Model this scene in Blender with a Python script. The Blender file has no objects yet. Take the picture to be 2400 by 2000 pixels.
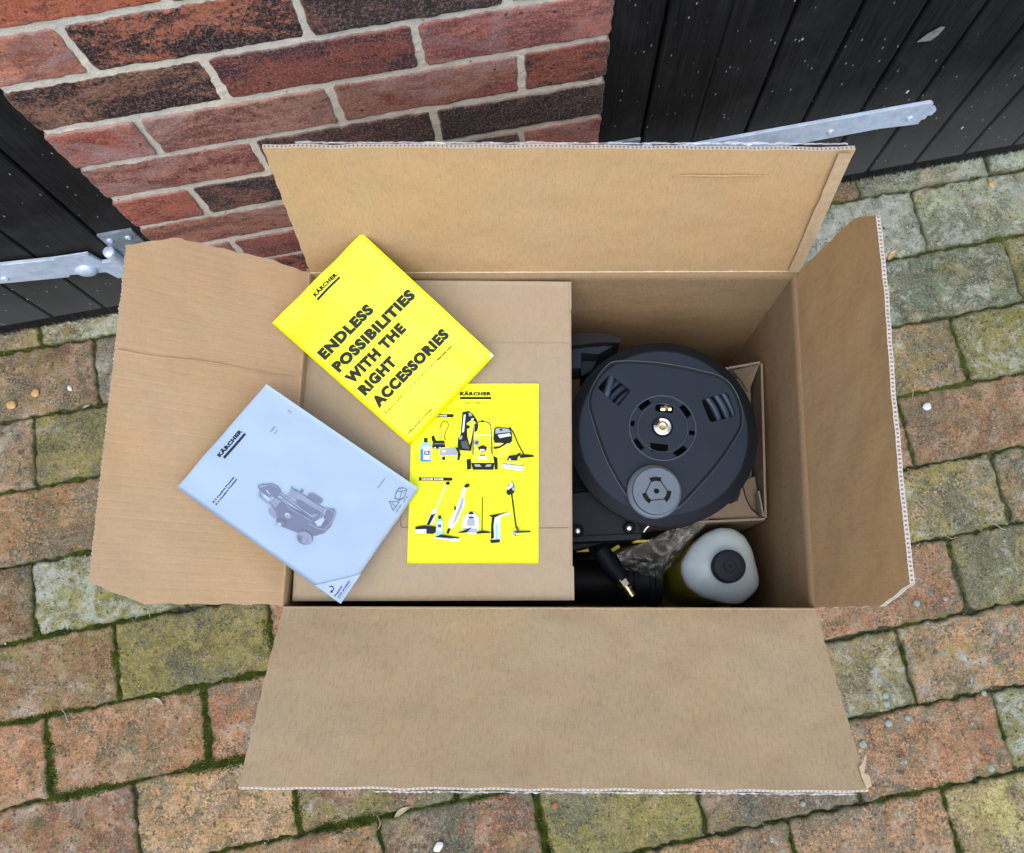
import bpy, bmesh, math, random
import numpy as np
from mathutils import Vector, Matrix, Euler, noise as mnoise
R = math.radians
random.seed(7)
S = bpy.context.scene
C = S.collection

# ------------------------------------------------------------------ camera, sky, sun, exposure
CAM = Vector((0.12861, -0.64801, 1.34129)); ROT = Euler((0.212757, -0.000153, -0.192763), 'XYZ')
F, PX, PY = 1922.44, 1272.504, 1057.81          # focal length and principal point in photo pixels (2400 x 2000)
cd = bpy.data.cameras.new('camera'); cam = bpy.data.objects.new('camera', cd); C.objects.link(cam)
cam.location = CAM; cam.rotation_euler = ROT
cd.sensor_fit = 'HORIZONTAL'; cd.sensor_width = 36; cd.lens = F / 2400 * 36
cd.shift_x = -(PX - 1200) / 2400; cd.shift_y = (PY - 1000) / 2400
cd.clip_start = 0.02; cd.clip_end = 500
S.camera = cam
W = bpy.data.worlds.new('World'); S.world = W; W.use_nodes = True
wn = W.node_tree.nodes; wl = W.node_tree.links
sky = wn.new('ShaderNodeTexSky'); sky.sky_type = 'NISHITA'; sky.sun_disc = False
SUN_EL, SUN_AZ = R(66), R(196)                   # azimuth clockwise from +Y: the open side, behind the photographer
sky.sun_elevation = SUN_EL; sky.sun_rotation = SUN_AZ; sky.air_density = 1.0; sky.dust_density = 3.0; sky.ozone_density = 1.0
wl.new(sky.outputs[0], wn['Background'].inputs[0]); wn['Background'].inputs[1].default_value = 0.15
sl = bpy.data.lights.new('sun', 'SUN'); sl.energy = 0.55; sl.angle = R(60); sl.color = (1.0, 0.97, 0.92)
sun = bpy.data.objects.new('sun', sl); C.objects.link(sun)
sdir = Vector((math.sin(SUN_AZ) * math.cos(SUN_EL), math.cos(SUN_AZ) * math.cos(SUN_EL), math.sin(SUN_EL)))
sun.rotation_euler = sdir.to_track_quat('Z', 'Y').to_euler(); sun.location = (0, -3, 4)
S.view_settings.view_transform = 'Standard'; S.view_settings.look = 'None'
S.view_settings.gamma = 1; S.view_settings.use_curve_mapping = False
S.view_settings.exposure = 1.15

# ------------------------------------------------------------------ measuring helpers
RM = ROT.to_matrix()
def ray(px, py): return RM @ Vector(((px - PX) / F, -(py - PY) / F, -1.0))
def at(px, py, z):
    d = ray(px, py); return CAM + d * ((z - CAM.z) / d.z)
def aty(px, py, y):
    d = ray(px, py); return CAM + d * ((y - CAM.y) / d.y)
def atplane(px, py, P, n):
    d = ray(px, py); return CAM + d * ((P - CAM).dot(n) / d.dot(n))
def srgb(r, g, b):
    f = lambda c: c / 12.92 if c <= 0.04045 else ((c + 0.055) / 1.055) ** 2.4
    return (f(r / 255), f(g / 255), f(b / 255), 1)
def nz(x, y, z=0.0): return mnoise.noise(Vector((x, y, z)))

# ------------------------------------------------------------------ objects
def link(name, me, parent=None):
    o = bpy.data.objects.new(name, me); C.objects.link(o)
    if parent: o.parent = parent
    return o
def empty(name, loc, label, cat, group=None):
    o = bpy.data.objects.new(name, None); C.objects.link(o); o.location = loc; o.empty_display_size = .05
    tag(o, label, cat, group); return o
def tag(o, label=None, cat=None, group=None, kind=None):
    if label: o['label'] = label
    if cat: o['category'] = cat
    if group: o['group'] = group
    if kind: o['kind'] = kind
    return o
def mesh(name, verts, faces, mats, parent=None, smooth=False, uv=None, mi=None, attrs=None):
    """verts in world space; a child is moved into its parent's space"""
    me = bpy.data.meshes.new(name)
    if parent:
        p = parent; off = Vector((0, 0, 0))
        while p: off += Vector(p.location); p = p.parent
        verts = [(v[0] - off.x, v[1] - off.y, v[2] - off.z) for v in verts]
    me.from_pydata([tuple(v) for v in verts], [], faces)
    for m in (mats if isinstance(mats, (list, tuple)) else [mats]): me.materials.append(m)
    if mi is not None: me.polygons.foreach_set('material_index', mi)
    if smooth: me.polygons.foreach_set('use_smooth', [True] * len(faces))
    if uv is not None:
        l = me.uv_layers.new(name='UVMap'); vi = np.empty(len(me.loops), dtype=np.int32); me.loops.foreach_get('vertex_index', vi)
        l.data.foreach_set('uv', np.asarray(uv, dtype=np.float32)[vi].ravel())
    if attrs:
        for k, arr in attrs.items():
            a = me.attributes.new(k, 'FLOAT_COLOR', 'POINT'); a.data.foreach_set('color', np.asarray(arr, dtype=np.float32).ravel())
    me.update()
    return link(name, me, parent)
class MB:
    """collects solids for ONE mesh"""
    def __init__(s): s.v = []; s.f = []; s.m = []
    def add(s, v, f, m=0):
        b = len(s.v); s.v += [Vector(q) for q in v]; s.f += [tuple(i + b for i in q) for q in f]; s.m += [m] * len(f); return s
    def box(s, c, d, rot=0, bev=0.0, m=0, tilt=None):
        bm = bmesh.new(); bmesh.ops.create_cube(bm, size=1)
        bmesh.ops.scale(bm, vec=d, verts=bm.verts)
        if bev: bmesh.ops.bevel(bm, geom=bm.edges[:], offset=bev, segments=2, affect='EDGES', clamp_overlap=True)
        M = Matrix.Translation(c) @ Matrix.Rotation(rot, 4, 'Z') @ (tilt or Matrix.Identity(4))
        bmesh.ops.transform(bm, matrix=M, verts=bm.verts); return s.bm(bm, m)
    def bm(s, bm, m=0):
        bm.verts.index_update(); v = [q.co.copy() for q in bm.verts]; f = [tuple(x.index for x in q.verts) for q in bm.faces]; bm.free()
        return s.add(v, f, m)
    def prism(s, pts, n, h, bev=0.0, m=0):
        """planar outline (3D points), extruded by h along n"""
        bm = bmesh.new(); vs = [bm.verts.new(p) for p in pts]; f = bm.faces.new(vs)
        r = bmesh.ops.extrude_face_region(bm, geom=[f]); ev = [g for g in r['geom'] if isinstance(g, bmesh.types.BMVert)]
        bmesh.ops.translate(bm, vec=Vector(n) * h, verts=ev); bmesh.ops.recalc_face_normals(bm, faces=bm.faces)
        if bev: bmesh.ops.bevel(bm, geom=bm.edges[:], offset=bev, segments=2, affect='EDGES', clamp_overlap=True)
        return s.bm(bm, m)
    def lathe(s, c, prof, n=48, axis=None, m=0, sx=1):
        M = Matrix.Translation(c) @ ((axis.to_track_quat('Z', 'Y').to_matrix().to_4x4()) if axis else Matrix.Identity(4))
        v = []; f = []
        for r, z in prof:
            for i in range(n):
                a = 2 * math.pi * i / n; v.append(M @ Vector((r * math.cos(a) * sx, r * math.sin(a), z)))
        for j in range(len(prof) - 1):
            for i in range(n):
                a, b = j * n + i, j * n + (i + 1) % n; f.append((a, b, b + n, a + n))
        return s.add(v, f, m)
    def tube(s, pts, r, n=12, m=0, cap=True):
        pts = [Vector(p) for p in pts]; v = []; f = []; up = Vector((0.13, .21, 1)).normalized(); L = len(pts)
        for k, p in enumerate(pts):
            t = (pts[min(k + 1, L - 1)] - pts[max(k - 1, 0)]).normalized(); a = t.cross(up).normalized(); b = t.cross(a)
            rr = r[k] if isinstance(r, (list, tuple)) else r
            for i in range(n):
                th = 2 * math.pi * i / n; v.append(p + a * rr * math.cos(th) + b * rr * math.sin(th))
        for k in range(L - 1):
            for i in range(n):
                q, w = k * n + i, k * n + (i + 1) % n; f.append((q, q + n, w + n, w))
        if cap: f.append(tuple(range(n))); f.append(tuple(reversed(range((L - 1) * n, L * n))))
        return s.add(v, f, m)
    def build(s, name, mats, parent=None, smooth=True, auto=True):
        o = mesh(name, s.v, s.f, mats, parent, smooth, mi=s.m)
        if smooth and auto:
            bm = bmesh.new(); bm.from_mesh(o.data)
            for e in bm.edges:
                if len(e.link_faces) == 2 and e.calc_face_angle(0) > R(35): e.smooth = False
            bm.to_mesh(o.data); bm.free()
        return o
def plate(loops, z, th, bev=0.0008, dz=None):
    """flat plate with holes, loops in XY world; returns (verts, faces)"""
    cu = bpy.data.curves.new('t', 'CURVE'); cu.dimensions = '2D'; cu.fill_mode = 'BOTH'; cu.extrude = th / 2; cu.bevel_depth = bev; cu.bevel_resolution = 1
    for L in loops:
        sp = cu.splines.new('POLY'); sp.points.add(len(L) - 1)
        for i, p in enumerate(L): sp.points[i].co = (p[0], p[1], 0, 1)
        sp.use_cyclic_u = True
    o = bpy.data.objects.new('t', cu); C.objects.link(o); me = o.to_mesh()
    v = [Vector((q.co.x, q.co.y, q.co.z + z - th / 2 - bev)) for q in me.vertices]; f = [tuple(p.vertices) for p in me.polygons]
    o.to_mesh_clear(); bpy.data.objects.remove(o); bpy.data.curves.remove(cu)
    return v, f
def rnd(pts, r, n=5):
    """round the corners of a 2D/3D loop"""
    out = []; P = [Vector(p) for p in pts]; L = len(P)
    for i in range(L):
        a, b, c = P[i - 1], P[i], P[(i + 1) % L]
        u, w = (a - b), (c - b); k = min(r, u.length * .45, w.length * .45)
        s_, e_ = b + u.normalized() * k, b + w.normalized() * k
        for j in range(n + 1):
            t = j / n; out.append((1 - t) ** 2 * s_ + 2 * t * (1 - t) * b + t * t * e_)
    return out

# ------------------------------------------------------------------ node helper and materials
class N:
    def __init__(s, name):
        s.m = bpy.data.materials.new(name); s.m.use_nodes = True; s.t = s.m.node_tree; s.b = s.t.nodes['Principled BSDF']; s.co = None
    def n(s, typ, **k):
        x = s.t.nodes.new('ShaderNode' + typ)
        for a, v in k.items(): setattr(x, a, v)
        return x
    def L(s, a, b): s.t.links.new(a, b)
    def inp(s, sock, v):
        if hasattr(v, 'is_linked') or hasattr(v, 'links'): s.L(v, sock)
        else: sock.default_value = v
    def coords(s, kind='Object', scale=(1, 1, 1), rot=(0, 0, 0)):
        tc = s.n('TexCoord'); mp = s.n('Mapping'); mp.inputs['Scale'].default_value = scale; mp.inputs['Rotation'].default_value = rot
        s.L(tc.outputs[kind], mp.inputs[0]); return mp.outputs[0]
    def noise(s, co, scale, det=4, rough=.55, dist=0, w=None):
        x = s.n('TexNoise'); x.inputs['Scale'].default_value = scale; x.inputs['Detail'].default_value = det; x.inputs['Roughness'].default_value = rough; x.inputs['Distortion'].default_value = dist
        s.L(co, x.inputs['Vector']); return x.outputs['Fac']
    def vor(s, co, scale, feat='F1', out='Distance', rand=1):
        x = s.n('TexVoronoi'); x.feature = feat; x.inputs['Scale'].default_value = scale; x.inputs['Randomness'].default_value = rand
        s.L(co, x.inputs['Vector']); return x.outputs[out]
    def ramp(s, f, a, b, lo=0, hi=1):
        x = s.n('MapRange'); x.inputs['From Min'].default_value = a; x.inputs['From Max'].default_value = b; x.inputs['To Min'].default_value = lo; x.inputs['To Max'].default_value = hi
        s.inp(x.inputs['Value'], f); return x.outputs[0]
    def math(s, op, a, b=0.0):
        x = s.n('Math', operation=op); s.inp(x.inputs[0], a); s.inp(x.inputs[1], b); return x.outputs[0]
    def mix(s, f, a, b, mode='MIX'):
        x = s.n('Mix', data_type='RGBA', blend_type=mode); s.inp(x.inputs[0], f); s.inp(x.inputs[6], a); s.inp(x.inputs[7], b); return x.outputs[2]
    def attr(s, name):
        x = s.n('Attribute', attribute_name=name); return x
    def sep(s, c):
        x = s.n('SeparateColor'); s.L(c, x.inputs[0]); return x.outputs
    def bump(s, h, st=.3, dist=.001, prev=None):
        x = s.n('Bump'); x.inputs['Strength'].default_value = st; x.inputs['Distance'].default_value = dist; s.L(h, x.inputs['Height'])
        if prev: s.L(prev, x.inputs['Normal'])
        return x.outputs[0]
    def out(s, col=None, rough=None, normal=None, metal=None, spec=None):
        if col is not None: s.inp(s.b.inputs['Base Color'], col)
        if rough is not None: s.inp(s.b.inputs['Roughness'], rough)
        if normal is not None: s.L(normal, s.b.inputs['Normal'])
        if metal is not None: s.inp(s.b.inputs['Metallic'], metal)
        if spec is not None: s.inp(s.b.inputs['Specular IOR Level'], spec)
        return s.m
def plain(name, col, rough=.5, metal=0, var=.08, sc=60, bump=.0, spec=.5):
    k = N(name); co = k.coords(); f = k.noise(co, sc, 4)
    c2 = tuple(min(1, c * (1 - var)) for c in col[:3]) + (1,); c1 = tuple(min(1, c * (1 + var)) for c in col[:3]) + (1,)
    n = k.bump(k.noise(co, sc * 8, 3), bump, .0005) if bump else None
    return k.out(k.mix(k.ramp(f, .3, .7), c2, c1), rough, n, metal, spec)

def kraft(name, base, seed=0.0, flute=.5, hatch=.5, warm=None):
    k = N(name); uv = k.coords('UV'); mp = k.n('Mapping'); mp.inputs['Location'].default_value = (seed, seed * 1.7, seed * .6); k.L(uv, mp.inputs[0]); co = mp.outputs[0]
    def st(sx, sy):
        q = k.n('Mapping'); q.inputs['Scale'].default_value = (sx, sy, 1); k.L(co, q.inputs[0]); return q.outputs[0]
    big = k.noise(co, 9, 3); mid = k.noise(co, 90, 4, .6); fib = k.noise(st(700, 260), 1, 4, .75); fib2 = k.noise(st(200, 620), 1, 4, .75)
    dash = k.noise(st(110, 760), 1, 2, .5); dash2 = k.noise(st(700, 110), 1, 2, .5)
    hue = k.noise(co, 22, 4, .6)
    dark = tuple(c * .80 for c in base[:3]) + (1,); lite = tuple(min(1, c * 1.14) for c in base[:3]) + (1,); w2 = warm or tuple(c * m for c, m in zip(base[:3], (1.06, .98, .86))) + (1,)
    c = k.mix(k.ramp(big, .35, .65), base, w2)
    c = k.mix(k.math('MULTIPLY', k.ramp(fib, .38, .68), .55), c, dark)
    c = k.mix(k.math('MULTIPLY', k.ramp(fib2, .55, .78), .5), c, lite)
    c = k.mix(k.math('MULTIPLY', k.ramp(mid, .45, .75), .35), c, dark)
    c = k.mix(k.math('MULTIPLY', k.ramp(hue, .50, .62), .16), c, tuple(q * m_ for q, m_ in zip(base[:3], (1.02, .86, .84))) + (1,)); c = k.mix(k.math('MULTIPLY', k.ramp(hue, .48, .38), .2), c, tuple(q * m_ for q, m_ in zip(base[:3], (.88, .97, .92))) + (1,))
    m_h = k.math('MULTIPLY', k.ramp(dash, .53, .68), hatch * .55); c = k.mix(m_h, c, tuple(q * .5 for q in base[:3]) + (1,))
    m_h2 = k.math('MULTIPLY', k.ramp(dash2, .55, .70), hatch * .4); c = k.mix(m_h2, c, tuple(q * .6 for q in base[:3]) + (1,))
    wv = k.n('TexWave'); wv.wave_type = 'BANDS'; wv.bands_direction = 'Y'; wv.inputs['Scale'].default_value = 1 / .0085 / 3.18; wv.inputs['Distortion'].default_value = .7; wv.inputs['Detail'].default_value = 2; wv.inputs['Detail Scale'].default_value = .5
    k.L(co, wv.inputs['Vector'])
    fl = k.math('MULTIPLY', wv.outputs['Fac'], k.ramp(k.noise(co, 14, 2), .3, .7, .15, 1))
    c = k.mix(k.math('MULTIPLY', fl, .15 * flute), c, tuple(q * .55 for q in base[:3]) + (1,))
    c = k.mix(k.math('MULTIPLY', k.math('MULTIPLY', k.ramp(wv.outputs['Fac'], .86, .98), k.ramp(k.noise(st(7, 160), 1, 3), .35, .65)), .34 * min(1, flute)), c, tuple(min(1, q * 1.28) for q in base[:3]) + (1,))
    nb = k.bump(wv.outputs['Fac'], .13 * flute, .0006); nb = k.bump(fib, .18, .0003, nb); nb = k.bump(big, .8, .006, nb); nb = k.bump(k.noise(co, 30, 5, .6), .35, .002, nb)
    return k.out(c, .85, nb, 0, .25)

def masonry(name, pits=True):
    """per-unit tint / tint2 / mix amounts come with each brick; all patches are the brick's own firing marks, lichen and moss"""
    k = N(name); co = k.coords(); A = k.attr('tint').outputs['Color']; B = k.attr('tint_b').outputs['Color']; M = k.sep(k.attr('amounts').outputs['Color'])
    off = k.n('VectorMath', operation='ADD'); sc = k.n('VectorMath', operation='SCALE'); sc.inputs['Scale'].default_value = 7; k.L(k.attr('amounts').outputs['Vector'], sc.inputs[0]); k.L(co, off.inputs[0]); k.L(sc.outputs[0], off.inputs[1])
    v = off.outputs[0]
    return k, co, v, A, B, M
def brick_mat():
    k, co, v, A, B, M = masonry('fired_brick')
    st = k.n('Mapping'); st.inputs['Scale'].default_value = (.6, 1, 1.35); st.inputs['Rotation'].default_value = (0, .35, 0); k.L(v, st.inputs[0]); sv = st.outputs[0]
    n1 = k.noise(sv, 11, 9, .74, 1.1); n2 = k.noise(v, 55, 8, .8); n3 = k.noise(v, 300, 5, .85); n4 = k.noise(sv, 10, 7, .7, 1.4); n7 = k.noise(sv, 110, 7, .85, .8)
    fine = k.math('MULTIPLY', k.math('SUBTRACT', n3, .5), .45); mid = k.math('MULTIPLY', k.math('SUBTRACT', n7, .5), .5); brk = k.math('ADD', fine, mid)
    f = k.ramp(k.math('ADD', k.math('ADD', n1, brk), k.ramp(M[0], 0, 1, -.2, .22)), .47, .56)
    c = k.mix(f, A, B)
    c = k.mix(k.math('MULTIPLY', k.ramp(k.math('ADD', n2, fine), .46, .62), .55), c, k.mix(.72, c, (.18, .12, .11, 1), 'MULTIPLY'))
    c = k.mix(k.math('MULTIPLY', k.ramp(n7, .50, .60), .45), c, (.055, .035, .03, 1))
    c = k.mix(k.math('MULTIPLY', k.ramp(k.noise(v, 330, 4, .9), .51, .60), .50), c, (.50, .33, .28, 1))
    bl = k.ramp(k.math('ADD', k.math('ADD', n4, mid), k.ramp(M[1], 0, 1, -.2, .17)), .5, .66)
    c = k.mix(k.math('MULTIPLY', bl, k.ramp(n3, .35, .58, .15, .75)), c, (.50, .36, .34, 1))
    c = k.mix(k.math('MULTIPLY', k.ramp(k.noise(v, 400, 4, .85, .2), .52, .60), .55), c, (.06, .035, .035, 1))
    pv = k.n('TexVoronoi'); pv.inputs['Scale'].default_value = 55; k.L(v, pv.inputs['Vector']); pq = k.sep(pv.outputs['Color'])
    pit = k.math('MULTIPLY', k.ramp(k.math('ADD', pv.outputs['Distance'], fine), .06, .12, 1, 0), k.ramp(pq[0], .7, .75)); c = k.mix(k.math('MULTIPLY', pit, .85), c, (.03, .02, .02, 1))
    es = k.sep(k.attr('edge').outputs['Color'])[0]; em = k.ramp(k.math('ADD', es, brk), .62, 1.0); c = k.mix(k.math('MULTIPLY', em, .55), c, (.40, .34, .30, 1))
    nb = k.bump(n3, .8, .0014); nb = k.bump(n7, .8, .003, nb); nb = k.bump(n2, .7, .004, nb); nb = k.bump(pit, .6, -.002, nb)
    return k.out(c, .92, nb, 0, .15)
def paver_mat():
    k, co, v, A, B, M = masonry('clay_paver')
    n1 = k.noise(v, 10, 8, .7, .5); n2 = k.noise(v, 45, 8, .78); n3 = k.noise(v, 260, 5, .8); n5 = k.noise(co, 6.5, 8, .72, .5); n6 = k.noise(v, 15, 9, .78, .8); n7 = k.noise(v, 95, 6, .8, .5)
    fine = k.math('MULTIPLY', k.math('SUBTRACT', n3, .5), .5); mid = k.math('MULTIPLY', k.math('SUBTRACT', n7, .5), .45); brk = k.math('ADD', fine, mid)
    c = k.mix(k.ramp(k.math('ADD', n1, brk), .42, .57), A, B)
    c = k.mix(k.math('MULTIPLY', k.ramp(k.math('ADD', n2, fine), .45, .57), .55), c, k.mix(.75, c, (.34, .30, .24, 1), 'MULTIPLY'))
    c = k.mix(k.math('MULTIPLY', k.ramp(k.math('ADD', k.noise(v, 24, 7, .75), brk), .50, .60), .45), c, (.36, .28, .17, 1))
    bw = k.ramp(k.math('ADD', k.noise(co, 13, 8, .74, .9), brk), .48, .57); bw = k.math('MULTIPLY', bw, k.ramp(M[2], .2, .6)); c = k.mix(k.math('MULTIPLY', bw, .62), c, k.mix(k.ramp(n2, .4, .6), (.15, .105, .05, 1), (.30, .23, .12, 1)))
    wv_ = k.ramp(k.math('ADD', k.noise(co, 8, 8, .74, 1.2), brk), .545, .63); c = k.mix(k.math('MULTIPLY', wv_, .5), c, (.42, .37, .32, 1))
    bt = k.ramp(k.math('ADD', k.noise(v, 34, 6, .7, .8), fine), .53, .62); c = k.mix(k.math('MULTIPLY', bt, .5), c, k.mix(.8, c, (.42, .36, .28, 1), 'MULTIPLY')); bt2 = k.ramp(k.math('ADD', k.noise(v, 27, 6, .7, .8), fine), .47, .39); c = k.mix(k.math('MULTIPLY', bt2, .5), c, k.mix(.5, c, (.62, .46, .33, 1)))
    # moss film
    mo = k.ramp(k.math('ADD', k.math('ADD', n6, k.math('MULTIPLY', brk, 1.1)), k.ramp(M[0], 0, 1, -.10, .14)), .49, .59)
    mc = k.mix(k.ramp(n2, .38, .62), (.10, .105, .022, 1), (.30, .27, .07, 1)); mc = k.mix(k.ramp(k.math('ADD', n7, fine), .5, .66, 0, .75), mc, (.035, .045, .022, 1))
    c = k.mix(k.math('MULTIPLY', mo, .78), c, mc)
    # dark grey-green algae
    al = k.ramp(k.math('ADD', n5, brk), .505, .575); c = k.mix(k.math('MULTIPLY', al, .66), c, k.mix(k.ramp(n7, .42, .6), (.04, .05, .038, 1), (.13, .145, .11, 1)))
    a2 = k.ramp(k.math('ADD', k.noise(co, 16, 7, .72, 1.1), brk), .545, .60); c = k.mix(k.math('MULTIPLY', a2, .55), c, (.045, .052, .036, 1))
    # pale lichen
    li = k.ramp(k.math('ADD', k.math('ADD', k.noise(v, 17, 8, .78, .7), brk), k.ramp(M[1], 0, 1, -.14, .07)), .50, .60)
    c = k.mix(k.math('MULTIPLY', li, .72), c, k.mix(k.ramp(n2, .4, .6), (.47, .52, .45, 1), (.30, .34, .30, 1)))
    pn = k.n('Mapping'); pn.inputs['Scale'].default_value = (1, 1.35, 1); k.L(v, pn.inputs[0])
    vs = k.n('TexVoronoi'); vs.inputs['Scale'].default_value = 120; k.L(pn.outputs[0], vs.inputs['Vector']); vr = k.sep(vs.outputs['Color'])
    pit = k.math('MULTIPLY', k.ramp(k.math('ADD', vs.outputs['Distance'], fine), .14, .32, 1, 0), k.ramp(vr[0], .66, .78)); c = k.mix(k.math('MULTIPLY', pit, .75), c, (.035, .033, .025, 1))
    vb = k.n('TexVoronoi'); vb.inputs['Scale'].default_value = 36; k.L(pn.outputs[0], vb.inputs['Vector']); vq = k.sep(vb.outputs['Color'])
    big = k.math('MULTIPLY', k.ramp(k.math('ADD', vb.outputs['Distance'], brk), .13, .22, 1, 0), k.ramp(vq[0], .84, .88)); c = k.mix(k.math('MULTIPLY', big, .7), c, (.04, .045, .035, 1))
    vw = k.n('TexVoronoi'); vw.inputs['Scale'].default_value = 75; k.L(v, vw.inputs['Vector']); vz = k.sep(vw.outputs['Color'])
    wsp = k.math('MULTIPLY', k.ramp(k.math('ADD', vw.outputs['Distance'], fine), .05, .10, 1, 0), k.ramp(vz[1], .86, .9)); c = k.mix(k.math('MULTIPLY', wsp, .8), c, (.55, .55, .44, 1))
    c = k.mix(k.math('MULTIPLY', k.ramp(k.noise(v, 330, 4, .85), .52, .61), .32), c, (.56, .50, .36, 1))
    c = k.mix(k.math('MULTIPLY', k.ramp(k.noise(v, 300, 4, .85, .3), .53, .62), .42), c, (.05, .05, .035, 1))
    es = k.sep(k.attr('edge').outputs['Color'])[0]
    em = k.ramp(k.math('ADD', es, k.math('ADD', k.math('MULTIPLY', k.math('SUBTRACT', n1, .5), 1.6), brk)), .5, 1.15); c = k.mix(k.math('MULTIPLY', em, .8), c, k.mix(k.ramp(n7, .42, .6), (.055, .07, .026, 1), (.14, .15, .075, 1)))
    nb = k.bump(n3, .8, .0016); nb = k.bump(n7, .8, .003, nb); nb = k.bump(n2, .7, .005, nb); nb = k.bump(pit, .6, -.0014, nb)
    return k.out(c, .9, nb, 0, .2)
def mortar_mat():
    k = N('lime_mortar'); co = k.coords(); n1 = k.noise(co, 12, 5); n2 = k.noise(co, 500, 4, .8); n3 = k.noise(co, 60, 6, .7)
    c = k.mix(k.ramp(n1, .35, .65), (.55, .545, .47, 1), (.70, .65, .52, 1)); c = k.mix(k.math('MULTIPLY', k.ramp(n3, .5, .75), .5), c, (.35, .34, .31, 1)); c = k.mix(k.math('MULTIPLY', k.ramp(n2, .55, .7), .5), c, (.24, .23, .21, 1))
    vs = k.n('TexVoronoi'); vs.inputs['Scale'].default_value = 70; k.L(co, vs.inputs['Vector']); vr = k.sep(vs.outputs['Color'])
    d = k.math('MULTIPLY', k.ramp(vs.outputs['Distance'], .08, .14, 1, 0), k.ramp(vr[0], .72, .76)); c = k.mix(d, c, (.05, .05, .045, 1))
    nb = k.bump(n2, .9, .0016); nb = k.bump(n3, .8, .004, nb); return k.out(c, .95, nb, 0, .15)
def door_mat():
    k = N('black_painted_wood'); co = k.coords(); g = k.coords('Object', (260, 260, 9)); gr = k.noise(g, 1, 5, .7); g2 = k.noise(k.coords('Object', (900, 900, 30)), 1, 3, .7)
    c = k.mix(k.ramp(gr, .36, .64), (.0035, .004, .0045, 1), (.014, .0145, .015, 1)); c = k.mix(k.math('MULTIPLY', k.ramp(g2, .6, .75), .5), c, (.03, .032, .032, 1))
    dust = k.noise(co, 7, 6, .7); c = k.mix(k.math('MULTIPLY', k.ramp(dust, .5, .75), .3), c, (.045, .047, .047, 1)); gp = k.n('NewGeometry'); gz = k.n('SeparateXYZ'); k.L(gp.outputs['Position'], gz.inputs[0]); c = k.mix(k.math('MULTIPLY', k.ramp(k.math('ADD', gz.outputs[2], k.math('MULTIPLY', dust, -.2)), .22, -.06), .6), c, (.085, .088, .084, 1))
    q = k.coords('Object', (1, 1, .45), (0, .5, 0)); vs = k.n('TexVoronoi'); vs.inputs['Scale'].default_value = 46; k.L(q, vs.inputs['Vector']); vr = k.sep(vs.outputs['Color'])
    sp = k.math('MULTIPLY', k.ramp(k.math('ADD', vs.outputs['Distance'], k.math('MULTIPLY', vr[2], .05)), .07, .1, 1, 0), k.ramp(vr[0], .86, .88)); c = k.mix(sp, c, (.55, .55, .5, 1))
    v2 = k.n('TexVoronoi'); v2.inputs['Scale'].default_value = 210; k.L(q, v2.inputs['Vector']); vt = k.sep(v2.outputs['Color'])
    sp2 = k.math('MULTIPLY', k.ramp(v2.outputs['Distance'], .15, .25, 1, 0), k.ramp(vt[0], .93, .96)); c = k.mix(k.math('MULTIPLY', sp2, .6), c, (.4, .4, .38, 1))
    q3 = k.coords('Object', (40, 40, 300), (0, .9, 0)); s3 = k.noise(q3, 1, 2, .5); c = k.mix(k.ramp(s3, .79, .81, 0, .5), c, (.3, .3, .29, 1))
    nb = k.bump(gr, .6, .0012); nb = k.bump(g2, .3, .0004, nb); return k.out(c, .7, nb, 0, .12)
def galv_mat():
    k = N('galvanised_steel'); co = k.coords(); n = k.noise(co, 55, 5, .6); v = k.vor(co, 160, out='Color'); n2 = k.noise(co, 16, 5, .7)
    c = k.mix(k.ramp(n, .3, .7), (.42, .52, .66, 1), (.60, .72, .88, 1)); c = k.mix(.1, c, v, 'MULTIPLY'); c = k.mix(k.math('MULTIPLY', k.ramp(n2, .62, .7), .6), c, (.22, .21, .19, 1))
    return k.out(c, .42, k.bump(n, .25, .0006), .3)
def joint_mat():
    k = N('joint_soil'); co = k.coords(); n = k.noise(co, 40, 6, .7); n2 = k.noise(co, 500, 4, .8)
    c = k.mix(k.ramp(n, .4, .6), (.045, .042, .032, 1), (.075, .085, .045, 1)); c = k.mix(k.ramp(n2, .47, .6, 0, .75), c, (.17, .16, .12, 1))
    return k.out(c, .95, k.bump(n2, 1, .003), 0, .15)
def edge_mat():
    k = N('corrugated_edge'); uv = k.coords('UV'); wv = k.n('TexWave'); wv.wave_type = 'BANDS'; wv.bands_direction = 'X'; wv.wave_profile = 'SIN'; wv.inputs['Scale'].default_value = 1 / .0042 / 3.18; wv.inputs['Distortion'].default_value = 2.5; wv.inputs['Detail'].default_value = 3
    k.L(uv, wv.inputs['Vector']); sp = k.n('SeparateXYZ'); k.L(uv, sp.inputs[0]); mid = k.ramp(k.math('ABSOLUTE', k.math('SUBTRACT', sp.outputs[1], .5)), .2, .34, 1, 0)
    c = k.mix(k.math('MULTIPLY', k.ramp(wv.outputs['Fac'], .5, .7), mid), (.47, .45, .415, 1), (.13, .10, .075, 1)); c = k.mix(k.ramp(k.noise(uv, 300, 3), .4, .7, 0, .3), c, (.4, .34, .27, 1))
    return k.out(c, .85, None, 0, .2)

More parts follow.
